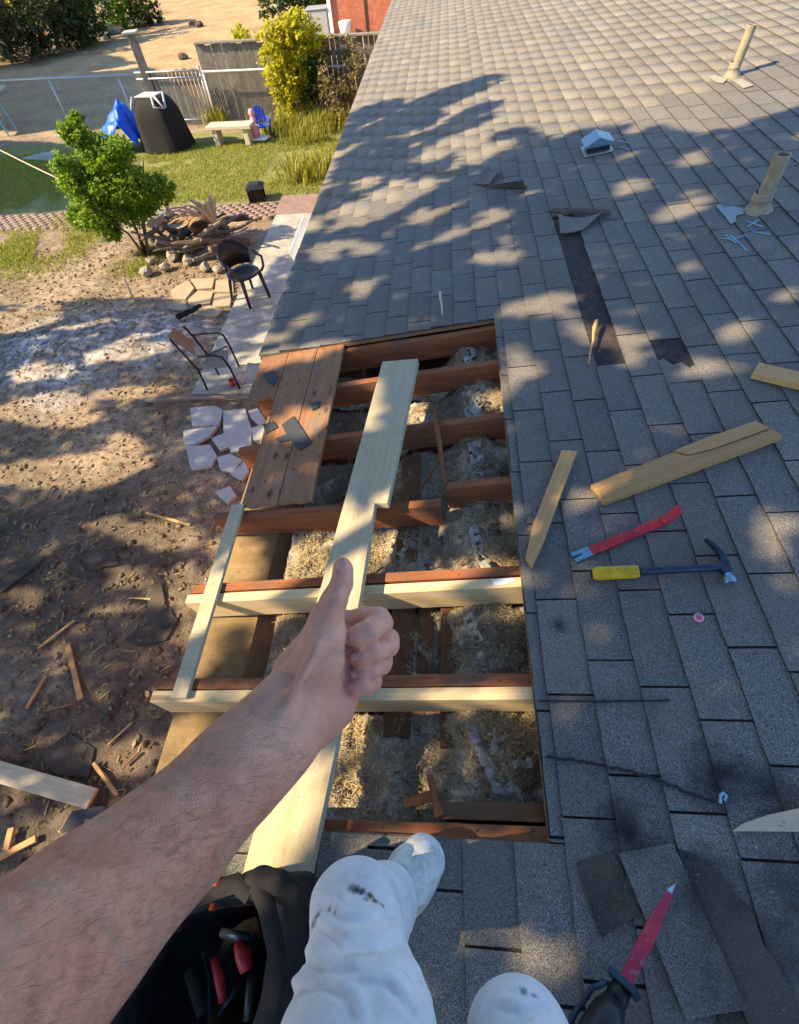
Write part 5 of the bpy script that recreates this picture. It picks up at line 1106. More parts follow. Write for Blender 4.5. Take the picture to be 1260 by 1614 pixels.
# local x runs from the far end (-L/2) to the near end; +y side is the left edge seen from the viewer or right: fixed below
Mx = roofM(cu, cv, .004, ang) @ Matrix.Rotation(.0085, 4, 'Y')
hw = .099; sgn = 1.0
xa, xb = -L / 2 + .965, -L / 2 + 1.93                     # the long notch
poly = [(-L / 2, -hw), (xa, -hw), (xa, -hw + .056), (xb, -hw), (L / 2, -hw), (L / 2, hw), (-L / 2, hw)]
# decide which side is to the right in the picture
pr_ = proj(np.array(Mx @ Vector((0, -hw, 0)))); pl_ = proj(np.array(Mx @ Vector((0, hw, 0))))
if pr_[0] < pl_[0]: poly = [(x, -y) for x, y in poly][::-1]
mb = MB(); mb.prism(poly, 0, .038)
tag(mb.build('notched_board', M['pine_pale'], None, Mx, bevel=.002), 'long pale pine board with a notch, laid over the opened rafters', 'board')
# broken laths hanging in the opening
for a, na, b, nb_, wd, m, lb in (((684, 645), -.02, (703, 762), -.03, .024, 'oldwood', 'reddish broken lath leaning between two old rafters'), ((656, 782), -.12, (694, 722), -.06, .016, 'plate', 'thin dark lath crossing behind the reddish one'), ((720, 1192), -.20, (735, 1230), -.20, .022, 'tanwood', 'short pale splinter lying in the nearest insulation bay'), ((678, 1222), -.13, (694, 1288), -.06, .030, 'oldwood', 'reddish lath standing at the lower beam of the opening'), ((638, 1268), -.14, (682, 1254), -.14, .03, 'oldwood', 'short broken lath lying beside the standing reddish lath'), ((425, 995), -.22, (476, 1012), -.19, .022, 'pine', 'pale splinter in the bay left of the fist'), ((384, 882), -.27, (425, 872), -.26, .02, 'tanwood', 'pale splinter on straw in the bay beside the thin strip')):
    A = rpx(*a, na); B = rpx(*b, nb_); d = Vector(B - A); Lh = d.length; d.normalize(); y = Vector(NR).cross(d).normalized(); z = d.cross(y)
    Mx = Matrix((d, y, z)).transposed().to_4x4(); Mx.translation = Vector((A + B) / 2); mb = MB(); r = random.Random(int(a[0])); k = 5; V = []
    for i in range(k + 1):
        w2 = wd / 2 * r.uniform(.6, 1.1); V += [(-Lh / 2 + Lh * i / k, -w2, -.006), (-Lh / 2 + Lh * i / k, w2, -.006), (-Lh / 2 + Lh * i / k, w2, .006), (-Lh / 2 + Lh * i / k, -w2, .006)]
    F = [(0, 3, 2, 1), (k * 4, k * 4 + 1, k * 4 + 2, k * 4 + 3)] + [(i * 4 + q, i * 4 + (q + 1) % 4, i * 4 + 4 + (q + 1) % 4, i * 4 + 4 + q) for i in range(k) for q in range(4)]
    mb.add(V, F); tag(mb.build('broken_lath', M[m], None, Mx, bevel=.001), lb, 'lath', 'broken laths in the opening')

# ------------------------------------------------------------ reciprocating saw at the lower right
t = thing('reciprocating_saw', 'black power saw with a crimson blade at the lower right edge', 'saw', rpx(950, 1600))
a = rpx(985, 1548, .055); b = rpx(1064, 1393, .010); d = Vector(b - a); L = d.length; d.normalize()
y = Vector(NR).cross(d).normalized(); z = d.cross(y); Ms = Matrix((d, y, z)).transposed().to_4x4(); Ms.translation = Vector(a)
tl = Matrix.Rotation(-.55, 4, 'X')
mb = MB(); n = 22; edge = [(L * .98 * i / n, -.0145 * (1 - max(0, i / n - .55) / .45 * .75) - (.0022 if i % 2 else 0)) for i in range(n + 1)]
mb.prism([(0, .0145), *edge, (L, .006), (L * .58, .0145)], -.0007, .0007); mb.build('blade', M['magenta_paint'], t, Ms @ tl)
mb = MB(); mb.prism([(L * .90, -.0045), (L * 1.0, -.003), (L * 1.0, .0052), (L * .90, .0075)], -.0009, .0009); mb.build('blade_tip', M['blue_steel'], t, Ms @ tl)
mb = MB(); mb.prism([(-.012, -.03), (.004, -.032), (.004, .032), (-.012, .03)], -.020, .022); mb.build('shoe', M['dark_steel'], t, Ms @ tl, bevel=.003)
mb = MB(); mb.tube([(-.012, 0, 0), (-.03, 0, 0), (-.05, 0, 0)], [.020, .023, .022], 14); mb.build('blade_clamp', M['black_metal'], t, Ms @ tl, smooth=True)
mb = MB(); mb.tube([(-.045, 0, 0), (-.07, 0, .002), (-.13, 0, .006), (-.21, 0, .010), (-.235, 0, .012)], [.028, .040, .046, .040, .030], 18); mb.v = [(x, y_ * .85, z_ * 1.0) for x, y_, z_ in mb.v]; mb.build('gear_housing', M['black_plastic'], t, Ms, smooth=True)
mb = MB(); mb.tube([(-.22, 0, .012), (-.30, 0, .0), (-.40, 0, -.01), (-.46, 0, -.012)], [.034, .026, .028, .036], 16); mb.build('handle', M['black_plastic'], t, Ms, smooth=True)
mb = MB(); mb.tube([(-.03, .03, .01), (-.06, .045, .0), (-.12, .05, -.002), (-.2, .046, .0)], .006, 8); mb.build('guard_strap', M['dark_steel'], t, Ms, smooth=True)
mb = MB(); mb.tube([(-.09, -.030, .014), (-.16, -.036, .018)], .010, 8); mb.build('side_stripe', M['red_paint'], t, Ms, smooth=True)
# ============================================================ PERSON
class SDF:                                   # union of tapered capsules on a grid, surfaced with surface nets
    def __init__(s, lo, hi, h):
        s.lo = np.array(lo, float); s.h = h; s.n = np.ceil((np.array(hi) - s.lo) / h).astype(int) + 1
        s.F = np.full(s.n, 9.0, np.float32)
    def _box(s, lo, hi):
        a = np.maximum(0, np.floor((lo - s.lo) / s.h).astype(int)); b = np.minimum(s.n, np.ceil((hi - s.lo) / s.h).astype(int) + 1)
        return a, b
    def grid(s, a, b):
        return [(s.lo[i] + s.h * np.arange(a[i], b[i])).astype(np.float32).reshape([-1 if j == i else 1 for j in range(3)]) for i in range(3)]
    @staticmethod
    def smin(a, b, k):
        if k <= 0: return np.minimum(a, b)
        h = np.clip(.5 + .5 * (b - a) / k, 0, 1); return b * (1 - h) + a * h - k * h * (1 - h)
    def chain(s, pts, rad, k=.006, own=None, sub=False):
        """smoothly joined capsules pts/rad; joined to what is there with smoothness k"""
        pts = [np.array(p, float) for p in pts]; R = max(rad) + .012 + 2 * max(k, own or 0)
        lo = np.min(pts, 0) - R; hi = np.max(pts, 0) + R; a, b = s._box(lo, hi)
        if np.any(b <= a): return
        X, Y, Z = s.grid(a, b); G = None
        if len(pts) == 1: pts = pts * 2; rad = list(rad) * 2
        for p, q, r0, r1 in zip(pts[:-1], pts[1:], rad[:-1], rad[1:]):
            d = q - p; L2 = float(d @ d) + 1e-12
            t = np.clip(((X - p[0]) * d[0] + (Y - p[1]) * d[1] + (Z - p[2]) * d[2]) / L2, 0, 1)
            D = np.sqrt((X - p[0] - t * d[0]) ** 2 + (Y - p[1] - t * d[1]) ** 2 + (Z - p[2] - t * d[2]) ** 2) - (r0 + (r1 - r0) * t)
            G = D if G is None else s.smin(G, D, own or 0)
        sl = tuple(slice(i, j) for i, j in zip(a, b))
        if sub: s.F[sl] = -s.smin(-s.F[sl], G, k)
        else: s.F[sl] = s.smin(s.F[sl], G, k)
    def ell(s, c, ax, r, k=.01):                 # ellipsoid, ax: 3 axes rows
        c = np.array(c); R = max(r) + .02 + 2 * k; a, b = s._box(c - R, c + R)
        if np.any(b <= a): return
        X, Y, Z = s.grid(a, b); X = X - c[0]; Y = Y - c[1]; Z = Z - c[2]; ax = np.array(ax, float)
        q = sum(((X * e[0] + Y * e[1] + Z * e[2]) / ri) ** 2 for e, ri in zip(ax, r)); D = (np.sqrt(q) - 1) * min(r)
        sl = tuple(slice(i, j) for i, j in zip(a, b)); s.F[sl] = s.smin(s.F[sl], D, k)
    def mesh(s):
        F = s.F; n = F.shape; I = F < 0
        c = [I[i:n[0] - 1 + i, j:n[1] - 1 + j, k:n[2] - 1 + k] for i in (0, 1) for j in (0, 1) for k in (0, 1)]
        cnt = sum(x.astype(np.int8) for x in c); act = (cnt > 0) & (cnt < 8); idx = np.full(act.shape, -1, np.int64); P = np.argwhere(act); idx[act] = np.arange(len(P))
        acc = np.zeros((len(P), 3)); w = np.zeros(len(P)); cor = np.array([(i, j, k) for i in (0, 1) for j in (0, 1) for k in (0, 1)])
        val = np.stack([F[P[:, 0] + o[0], P[:, 1] + o[1], P[:, 2] + o[2]] for o in cor], 1).astype(float)
        for a in range(8):
            for b in range(a + 1, 8):
                if np.abs(cor[a] - cor[b]).sum() != 1: continue
                m = (val[:, a] < 0) != (val[:, b] < 0); t = val[m, a] / (val[m, a] - val[m, b])
                acc[m] += cor[a] + t[:, None] * (cor[b] - cor[a]); w[m] += 1
        V = s.lo + s.h * (P + acc / w[:, None]); Q = []
        for ax in range(3):
            o1, o2 = [(1, 2), (2, 0), (0, 1)][ax]
            sl0 = [slice(None)] * 3; sl1 = [slice(None)] * 3; sl0[ax] = slice(0, -1); sl1[ax] = slice(1, None)
            A = I[tuple(sl0)]; B = I[tuple(sl1)]; E = np.argwhere(A != B)
            E = E[(E[:, o1] > 0) & (E[:, o2] > 0) & (E[:, o1] < n[o1] - 1) & (E[:, o2] < n[o2] - 1)]
            flip = ~A[E[:, 0], E[:, 1], E[:, 2]]
            def at(d1, d2):
                G = E.copy(); G[:, o1] += d1; G[:, o2] += d2; return idx[G[:, 0], G[:, 1], G[:, 2]]
            q = np.stack([at(-1, -1), at(0, -1), at(0, 0), at(-1, 0)], 1); q[flip] = q[flip][:, ::-1]; Q.append(q[(q >= 0).all(1)])
        return V, np.concatenate(Q)
def smooth_mesh(V, Q, it=2, lam=.5):
    E = np.unique(np.sort(np.concatenate([Q[:, [0, 1]], Q[:, [1, 2]], Q[:, [2, 3]], Q[:, [3, 0]]]), 1), axis=0)
    deg = np.bincount(E.ravel(), minlength=len(V)).astype(float)[:, None]
    for _ in range(it):
        A = np.zeros_like(V)
        for a in range(3): A[:, a] = np.bincount(E[:, 0], V[E[:, 1], a], len(V)) + np.bincount(E[:, 1], V[E[:, 0], a], len(V))
        V = V + lam * (A / np.maximum(deg, 1) - V)
    return V
def dpr(x, y, d, rpx_): return dp(x, y, d), rpx_ * d / CAM_F
def chain_px(lst): P = [dpr(*q) for q in lst]; return [p for p, r in P], [r for p, r in P]
# --- arm and thumb-up hand (image position, distance, half width) measured on the photograph
ARM = [(-75, 1665, .235, 165), (30, 1553, .27, 128), (150, 1432, .315, 103), (275, 1318, .36, 79), (378, 1210, .40, 67), (440, 1150, .43, 58), (466, 1120, .438, 54)]
THUMB = [(478, 1085, .440, 46), (503, 1040, .437, 39), (512, 1000, .434, 32), (515, 975, .432, 25), (527, 946, .430, 19.5), (539, 920, .430, 16.2), (541, 898, .432, 14.0), (540, 891, .433, 12.5)]
PALM = [(452, 1112, .452, 50), (490, 1090, .458, 44), (518, 1050, .466, 36), (540, 1010, .478, 30)]
PALM2 = [(500, 1128, .455, 44), (520, 1108, .458, 38), (535, 1080, .470, 30), (548, 1040, .480, 28)]
BACK = [(470, 1060, .475, 40), (515, 1000, .495, 32), (545, 985, .497, 24)]
FING = [
    # index: knuckle, middle joint, last joint, tip
    ([(548, 982, .487, 19), (575, 973, .478, 16), (597, 975, .466, 17.5), (601, 983, .458, 18), (582, 995, .443, 18.5), (566, 1002, .440, 17), (556, 1005, .446, 14)]),
    ([(550, 1010, .492, 19), (590, 1000, .486, 17), (613, 1008, .473, 16), (612, 1018, .465, 16.5), (590, 1028, .449, 16.5), (572, 1033, .446, 15.5), (560, 1035, .452, 13.5)]),
    ([(548, 1040, .494, 18), (585, 1036, .488, 15), (604, 1041, .475, 14.5), (602, 1048, .468, 14.5), (586, 1055, .453, 14), (572, 1060, .450, 13.5), (561, 1062, .456, 12.5)]),
    ([(540, 1066, .490, 17), (570, 1066, .483, 13.5), (588, 1070, .472, 13.5), (587, 1076, .464, 13.8), (572, 1081, .450, 14), (560, 1083, .448, 13.2), (551, 1083, .453, 11.5)])]
allp = [dpr(*q) for c in (ARM, THUMB, PALM, PALM2, *FING) for q in c]
lo = np.min([p for p, r in allp], 0) - .03; hi = np.max([p for p, r in allp], 0) + .03
e0 = dp(-75, 1665, .235); lo = np.minimum(lo, e0 - .085); hi = np.maximum(hi, e0 + .085)
S = SDF(lo, hi, .0019)
p, r = chain_px(ARM); S.chain(p, r, 0, .03)
p, r = chain_px(PALM); S.chain(p, r, .014, .012)
p, r = chain_px(PALM2); S.chain(p, r, .012, .012)
p, r = chain_px(BACK); S.chain(p, r, .010, .01)
p, r = chain_px(THUMB); S.chain(p, r, .009, .006)
# tendons and wrist bone under the skin
p, r = chain_px([(500, 1020, .412, 7), (478, 1062, .405, 8), (455, 1100, .403, 8), (425, 1140, .402, 8)]); S.chain(p, r, .012, .004)
p, r = chain_px([(436, 1088, .425, 20), (424, 1104, .418, 20)]); S.chain(p, r, .015, .004)
p, r = chain_px([(520, 968, .421, 9), (532, 940, .419, 8)]); S.chain(p, r, .008, .004)
for f in FING: p, r = chain_px(f); S.chain(p, [x * 1.02 for x in r], .0016, .0035)
# skin creases: wrist, thumb joint, finger joints
for pts, k in (([(521, 949, .415, 1.6), (535, 944, .412, 1.6)], .004), ([(523, 942, .4165, 1.2), (534, 939, .415, 1.3)], .003),                ([(594, 968, .447, 1.6), (580, 983, .440, 1.6), (566, 985, .440, 1.4)], .003)):
    p, r = chain_px(pts); S.chain(p, r, k, .002, sub=True)
V1, Q1 = S.mesh(); V1 = smooth_mesh(V1, Q1, 3, .5)
del S
# --- the rest of the body (coarser), standing on the roof behind the camera
R_ = lambda x, y, z: rp(y, 0, 0) * 0 + np.array([x, y, Z0 + x * SA / CA + z])
hipc = R_(-.30, -.86, .80); chest = R_(-.30, -.84, 1.18); neck = R_(-.30, -.80, 1.42); head = R_(-.30, -.735, 1.575)
B = SDF(hipc + np.array([-.55, -.45, -.15]), head + np.array([.6, .75, .25]), .011)
B.chain([hipc, R_(-.30, -.87, .98), chest, R_(-.30, -.83, 1.30)], [.155, .145, .165, .13], 0, .05)
B.chain([R_(-.47, -.82, 1.30), R_(-.13, -.82, 1.30)], [.075, .075], .05)
B.chain([R_(-.30, -.82, 1.36), neck, R_(-.30, -.77, 1.50)], [.062, .058, .06], .04)
B.ell(head + np.array([0, -.01, .02]), np.eye(3), (.078, .098, .112), .02); B.chain([head + np.array([0, .055, -.055]), head + np.array([0, .045, -.085])], [.045, .038], .03)
B.chain([head + np.array([0, .085, .02]), head + np.array([0, .112, -.022])], [.011, .015], .012)
for s in (-1, 1): B.ell(head + np.array([s * .080, -.01, 0]), np.eye(3), (.010, .022, .032), .008)
elb = e0
B.chain([R_(-.48, -.80, 1.30), (R_(-.48, -.80, 1.30) + elb) / 2 + np.array([-.02, -.02, 0]), elb + np.array([.0, -.02, 0])], [.062, .055, .048], .05, .03)
B.chain([R_(-.12, -.80, 1.30), R_(.10, -.86, 1.12), R_(.03, -.68, 1.32), R_(-.06, -.60, 1.44)], [.062, .05, .042, .030], .04, .02)
B.ell(R_(-.08, -.58, 1.475), np.eye(3), (.035, .04, .045), .02)
V2, Q2 = B.mesh(); V2 = smooth_mesh(V2, Q2, 2, .5)
def skin_mat():
    N = NB('skin'); p = N.co('World'); at = N.attr('flush')
    a = N.noise(p, 22, 5, .65); b = N.noise(p, 120, 4, .7); c = N.noise(p, 600, 3, .6); v = N.voro(p, 800)
    col = N.ramp(a, [(.3, (.40, .155, .088)), (.5, (.53, .235, .145)), (.7, (.62, .325, .215))])
    col = N.mix(.35, col, N.ramp(b, [(.3, .12), (.5, .5), (.7, .80)]), 'OVERLAY')
    dirt = N.noise(p, 60, 6, .8); col = N.mix(N.ramp(dirt, [(.56, 0.0), (.70, .45)]), col, (.20, .12, .085)); col = N.mix(N.math('MULTIPLY', N.attr('pale'), .55), col, (.78, .43, .325)); col = N.mix(N.math('MULTIPLY', at, .75), col, (.62, .24, .20))
    vein = N.noise(p, 14, 3, .5, .8); col = N.mix(N.ramp(vein, [(.46, 0.0), (.5, .30), (.54, 0.0)]), col, (.24, .23, .20))
    fr = N.voro(p, 95); col = N.mix(N.ramp(fr, [(.0, .35), (.08, .15), (.13, 0.0)]), col, (.30, .13, .085))
    N.b.inputs['Subsurface Weight'].default_value = .12; N.b.inputs['Subsurface Radius'].default_value = (.006, .002, .001); N.b.inputs['Subsurface Scale'].default_value = .5
    return N.done(col, N.ramp(c, [(.3, .42), (.7, .62)]), 0, .35, bump=N.mix(.55, N.mix(.5, b, c), v), bs=.34, bd=.0022)
M['skin'] = skin_mat()
V = np.concatenate([V1, V2]); Q = np.concatenate([Q1, Q2 + len(V1)])
fl = np.zeros(len(V)); n1 = len(V1)
for q, rad, amt in (((520, 1140, .45), .035, .75), ((500, 1165, .45), .03, .7), ((545, 1060, .45), .022, .5), ((556, 1004, .445), .016, .7), ((560, 1036, .45), .014, .7), ((561, 1062, .455), .014, .7), ((553, 1083, .45), .016, .9), ((590, 1010, .45), .03, .45), ((585, 1075, .455), .03, .6), ((545, 900, .43), .014, .35), ((556, 975, .47), .02, .5)):
    d = np.linalg.norm(V[:n1] - dp(*q), axis=1); fl[:n1] = np.maximum(fl[:n1], amt * np.exp(-(d / rad) ** 2))
pl = np.zeros(len(V)); pl[:n1] = np.clip(1 - np.linalg.norm(V[:n1] - dp(520, 1010, .44), axis=1) / .16, 0, 1) ** .6
person = arr_mesh('person', V, Q, M['skin'], None, True, loc=hipc, attr={'flush': ('POINT', fl), 'pale': ('POINT', pl)})
tag(person, 'man in paint stained white trousers holding out his left arm with thumb up', 'person')
# nails
def nail(c, look, axis, w_, l_, name='fingernail'):
    c = np.array(c); z = np.array(look) / np.linalg.norm(look); x = np.array(axis) - z * (np.array(axis) @ z); x /= np.linalg.norm(x); y = np.cross(z, x); V = []; F = []; n = 12; rings = 5
    for i in range(rings + 1):
        f = i / rings
        for k in range(n):
            a = 6.2832 * k / n; ca, sa = math.cos(a), math.sin(a); px_ = l_ * f * math.copysign(abs(ca) ** .75, ca); py_ = w_ * f * math.copysign(abs(sa) ** .75, sa)
            V.append(c + x * px_ + y * py_ - z * (.30 * w_ * (py_ / w_) ** 2 + .10 * l_ * (px_ / l_) ** 2 + (.0006 if i == rings else 0)))
    for i in range(rings):
        for k in range(n): F.append((i * n + k, i * n + (k + 1) % n, (i + 1) * n + (k + 1) % n, (i + 1) * n + k))
    F.append(tuple(range(n)))
    mb = MB(); mb.add(V, F); W(mb, name, M['nail'], person, smooth=True)
M['nail'] = simple('fingernail', (.50, .29, .245), .3, var=.08, bump=.02, spec=.5)
cd_ = lambda x, y: -ray(x, y)
PX1 = np.array([proj(q) for q in V1])
def surf(x, y):
    d = np.hypot(PX1[:, 0] - x, PX1[:, 1] - y); m = d < 4.5; return PX1[m, 2].min() if m.any() else .44
nail(dp(534, 893, surf(534, 893) + .0004), cd_(535, 893) + np.array([-.75, 0, .1]), dp(540, 885, .43) - dp(538, 905, .43), .0050, .0078)
for q, k in (((554.5, 1003.5, .4375), .0046), ((557.5, 1034.5, .4435), .0044), ((558, 1062, .4485), .0042), ((552, 1083.0, .4455), .0042)):
    q = (q[0] + 2, q[1], surf(q[0] + 2, q[1]) + .0006); nail(dp(*q), cd_(q[0], q[1]) + np.array([-.25, -.1, .25]), dp(q[0] - 10, q[1] + 2, q[2]) - dp(*q), k * .85, .0046)
# hairs on the forearm
me_v = V1; hid = []
axis0 = np.array([dp(*q[:3]) for q in ARM]);
nrm = np.zeros_like(V1); a_ = V1[Q1[:, 0]]; cr = np.cross(V1[Q1[:, 2]] - a_, V1[Q1[:, 3]] - V1[Q1[:, 1]])
for k in range(4): np.add.at(nrm, Q1[:, k], cr)
nrm /= np.linalg.norm(nrm, axis=1)[:, None] + 1e-9
wr = dp(440, 1150, .43); ad = dp(30, 1553, .27) - wr; ad /= np.linalg.norm(ad)
tt = (V1 - wr) @ ad; cand = np.where((tt > .012) & (((CAMP - V1) * nrm).sum(1) > -.02))[0]; sel = rng.choice(cand, 1700)
HV_, HF_ = [], []
for i in sel:
    o = V1[i]; N_ = nrm[i]; s_ = np.cross(N_, ad); s_ /= np.linalg.norm(s_); L_ = random.uniform(.006, .015); g_ = -ad * .75 + s_ * (.5 + random.gauss(0, .35)) + N_ * random.uniform(.12, .4); g_ /= np.linalg.norm(g_)
    w_ = np.cross(g_, N_); w_ = w_ / np.linalg.norm(w_) * .000055; b = len(HV_)
    mid = o + g_ * L_ * .5; tip = o + g_ * L_ - N_ * L_ * .12
    HV_ += [o - w_, o + w_, mid + w_, mid - w_, tip]; HF_ += [(b, b + 1, b + 2), (b, b + 2, b + 3), (b + 3, b + 2, b + 4)]
M['hair'] = simple('dark_hair', (.085, .045, .026), .6, var=.3)
tag(arr_mesh('arm_hair', HV_, HF_, M['hair'], person), kind='stuff')
# head details: hair cap, eyes, mouth
Hh = SDF(head - .16, head + .18, .007); Hh.ell(head + np.array([0, -.028, .035]), np.eye(3), (.086, .098, .110), 0); Hh.chain([head + np.array([0, .16, -.03])], [.11], .01, sub=True)
v_, q_ = Hh.mesh(); arr_mesh('hair', v_, q_, M['hair'], person, True)
for s in (-1, 1): mb = MB(); mb.lathe([(0, -.011), (.008, -.008), (.011, 0), (.008, .008), (0, .011)], T(head + np.array([s * .032, .077, .022])), 10); W(mb, 'eye', M['white_paint'], person, smooth=True)
mb = MB(); mb.tube([head + np.array([x, .098 - abs(x) * .5, -.058]) for x in (-.024, -.01, 0, .01, .024)], .0055, 6); W(mb, 'mouth', M['toy_pink'], person, smooth=True)
# shirt: a close shell over the torso
St = SDF(hipc + np.array([-.5, -.4, -.12]), neck + np.array([.5, .45, .04]), .012)
St.chain([hipc + np.array([0, 0, -.03]), R_(-.30, -.87, .98), chest, R_(-.30, -.83, 1.30)], [.172, .162, .182, .142], 0, .05); St.chain([R_(-.47, -.82, 1.30), R_(-.13, -.82, 1.30)], [.088, .088], .05)
St.chain([R_(-.48, -.80, 1.30), (R_(-.48, -.80, 1.30) * .55 + elb * .45)], [.078, .074], .04); St.chain([R_(-.12, -.80, 1.30), R_(.03, -.84, 1.18)], [.078, .072], .04)
v_, q_ = St.mesh(); M['shirt'] = simple('grey_shirt', (.16, .17, .19), .9, var=.2, bump=.3); arr_mesh('shirt', smooth_mesh(v_, q_, 3), q_, M['shirt'], person, True)
# --- white work trousers: thighs from the hips, knee bent, shins down to the shoes
def hrpx(x, y, n): return rpx(x, y, n)
kneeL = hrpx(560, 1432, .44); ankL = hrpx(607, 1412, .10); kneeR = hrpx(818, 1652, .46); ankR = R_(.0, -1.02, .10)
hipL = hipc + np.array([-.085, .02, .0]); hipR = hipc + np.array([.10, .02, .0])
Pn = SDF(np.minimum(np.min([kneeL, ankL, hipL, kneeR, ankR], 0), hipc) - .25, np.max([kneeL, ankL, hipL, kneeR, ankR], 0) + .26, .0052)
Pn.chain([hipc + np.array([0, 0, .02]), hipc + np.array([0, -.02, -.08])], [.165, .17], 0, .04)
midL = hipL * .45 + kneeL * .55
Pn.chain([hipL, midL, kneeL], [.135, .110, .080], .05, .05); Pn.chain([kneeL, kneeL * .5 + ankL * .5 + np.array([0, -.025, 0]), ankL + np.array([-.005, -.02, .02])], [.080, .086, .088], .03, .03)
Pn.chain([hipR, hipR * .5 + kneeR * .5, kneeR], [.14, .104, .070], .05, .05); Pn.chain([kneeR, kneeR * .5 + ankR * .5, ankR], [.082, .085, .085], .03, .03)
# folds of the cloth: rolls near the hip, at the knee, along the seam
def fold(lst, n_, r_, k=.02): Pn.chain([hrpx(x, y, z) for x, y, z in lst], [r_] * len(lst), k, .006)
fold([(480, 1540, .60), (530, 1520, .64), (590, 1545, .66), (640, 1590, .66)], 0, .010, .03)
fold([(500, 1450, .50), (540, 1470, .56), (600, 1500, .58), (640, 1545, .58)], 0, .008, .025)
fold([(590, 1400, .47), (612, 1440, .47), (640, 1520, .50), (665, 1585, .56)], 0, .008, .02)
v_, q_ = Pn.mesh(); v_ = smooth_mesh(v_, q_, 3)
nn = np.array([mnoise.noise(Vector(p * 5)) * .008 + mnoise.noise(Vector((p[0] * 9 + p[1] * 12, p[1] * 20 - p[0] * 8, p[2] * 14))) * .0035 for p in v_])
# creases of the cloth: a sharp valley with a soft roll on one side
CR = [([(500, 1415), (535, 1448), (590, 1452), (628, 1432)], .007, .010), ([(488, 1452), (540, 1492), (600, 1496), (648, 1478)], .008, .012), ([(520, 1470), (552, 1480), (585, 1472)], .004, .007), ([(462, 1500), (505, 1532), (565, 1538), (610, 1520)], .007, .011), ([(445, 1578), (470, 1562), (510, 1556), (545, 1578), (560, 1625)], .008, .011), ([(596, 1395), (612, 1440), (632, 1510), (668, 1590)], .006, .009), ([(545, 1560), (590, 1552), (650, 1575)], .006, .010), ([(570, 1500), (600, 1540), (650, 1600), (670, 1625)], .005, .010), ([(525, 1400), (540, 1425), (560, 1432)], .003, .006), ([(780, 1590), (820, 1600), (860, 1588)], .006, .010), ([(800, 1565), (830, 1575), (850, 1570)], .003, .006), ([(440, 1545), (480, 1520), (500, 1490)], .004, .008)]
PV = np.array([proj(p) for p in v_]); FR = PV[:, 2] > .05
for pts, dep, wid in CR:
    best = np.full(len(v_), 1e9); sd = np.zeros(len(v_)); tt_ = np.zeros(len(v_))
    n_s = len(pts) - 1
    for i in range(n_s):
        a2 = np.array(pts[i], float); d2 = np.array(pts[i + 1], float) - a2; L2 = d2 @ d2; t2 = np.clip(((PV[:, :2] - a2) @ d2) / L2, 0, 1); r2 = PV[:, :2] - a2 - t2[:, None] * d2
        dd = np.hypot(r2[:, 0], r2[:, 1]) * PV[:, 2] / CAM_F; m = dd < best; best[m] = dd[m]; sd[m] = np.sign(d2[0] * r2[m, 1] - d2[1] * r2[m, 0]); tt_[m] = (i + t2[m]) / n_s
    taper = np.sin(np.clip(tt_, 0, 1) * math.pi) ** .5; x_ = best * sd / wid
    nn += np.where(FR & (best < wid * 5), taper * dep * (-np.exp(-np.abs(x_) * 1.6) + .75 * np.exp(-((x_ + 1.5) / .9) ** 2)), 0)

a_ = v_[q_[:, 0]]; cr = np.cross(v_[q_[:, 2]] - a_, v_[q_[:, 3]] - v_[q_[:, 1]]); nv = np.zeros_like(v_)
for k in range(4): np.add.at(nv, q_[:, k], cr)
nv /= np.linalg.norm(nv, axis=1)[:, None] + 1e-9; v_ = v_ + nv * nn[:, None]
def denim():
    N = NB('white_work_cloth'); p = N.co('World'); a = N.noise(p, 7, 5, .7); b = N.noise(p, 900, 2, .6); c = N.noise(p, 34, 6, .75)
    col = N.ramp(a, [(.35, (.52, .525, .55)), (.6, (.66, .665, .69))]); col = N.mix(.25, col, N.ramp(b, [(.3, .3), (.7, .7)]), 'OVERLAY')
    col = N.mix(N.ramp(c, [(.56, 0.0), (.72, .45)]), col, (.40, .36, .31))
    def on_cloth(x, y):
        d = np.hypot(PV[:, 0] - x, PV[:, 1] - y); m = np.where((d < 6) & FR)[0]; return v_[m[PV[m, 2].argmin()]] if len(m) else hrpx(x, y, .5)
    for x, y, r, a in ((552, 1394, .010, .7), (562, 1397, .012, .95), (573, 1400, .011, .95), (584, 1406, .010, .95), (594, 1415, .009, .9), (604, 1426, .008, .7), (580, 1412, .008, .6), (494, 1440, .012, .75), (487, 1452, .014, .7), (478, 1470, .010, .6), (512, 1426, .008, .6), (525, 1430, .006, .6), (452, 1535, .010, .75), (446, 1548, .007, .6), (828, 1562, .009, .7), (842, 1572, .007, .6), (640, 1540, .012, .3), (560, 1500, .03, .12), (600, 1580, .035, .12)):
        col = N.mix(N.math('MULTIPLY', N.spot(on_cloth(x, y), r, .7), a), col, (.05, .05, .055))
    return N.done(col, .9, 0, .15, bump=N.mix(.5, c, b), bs=.25, bd=.004)
M['cloth_white'] = denim()
arr_mesh('trousers', v_, q_, M['cloth_white'], person, True)
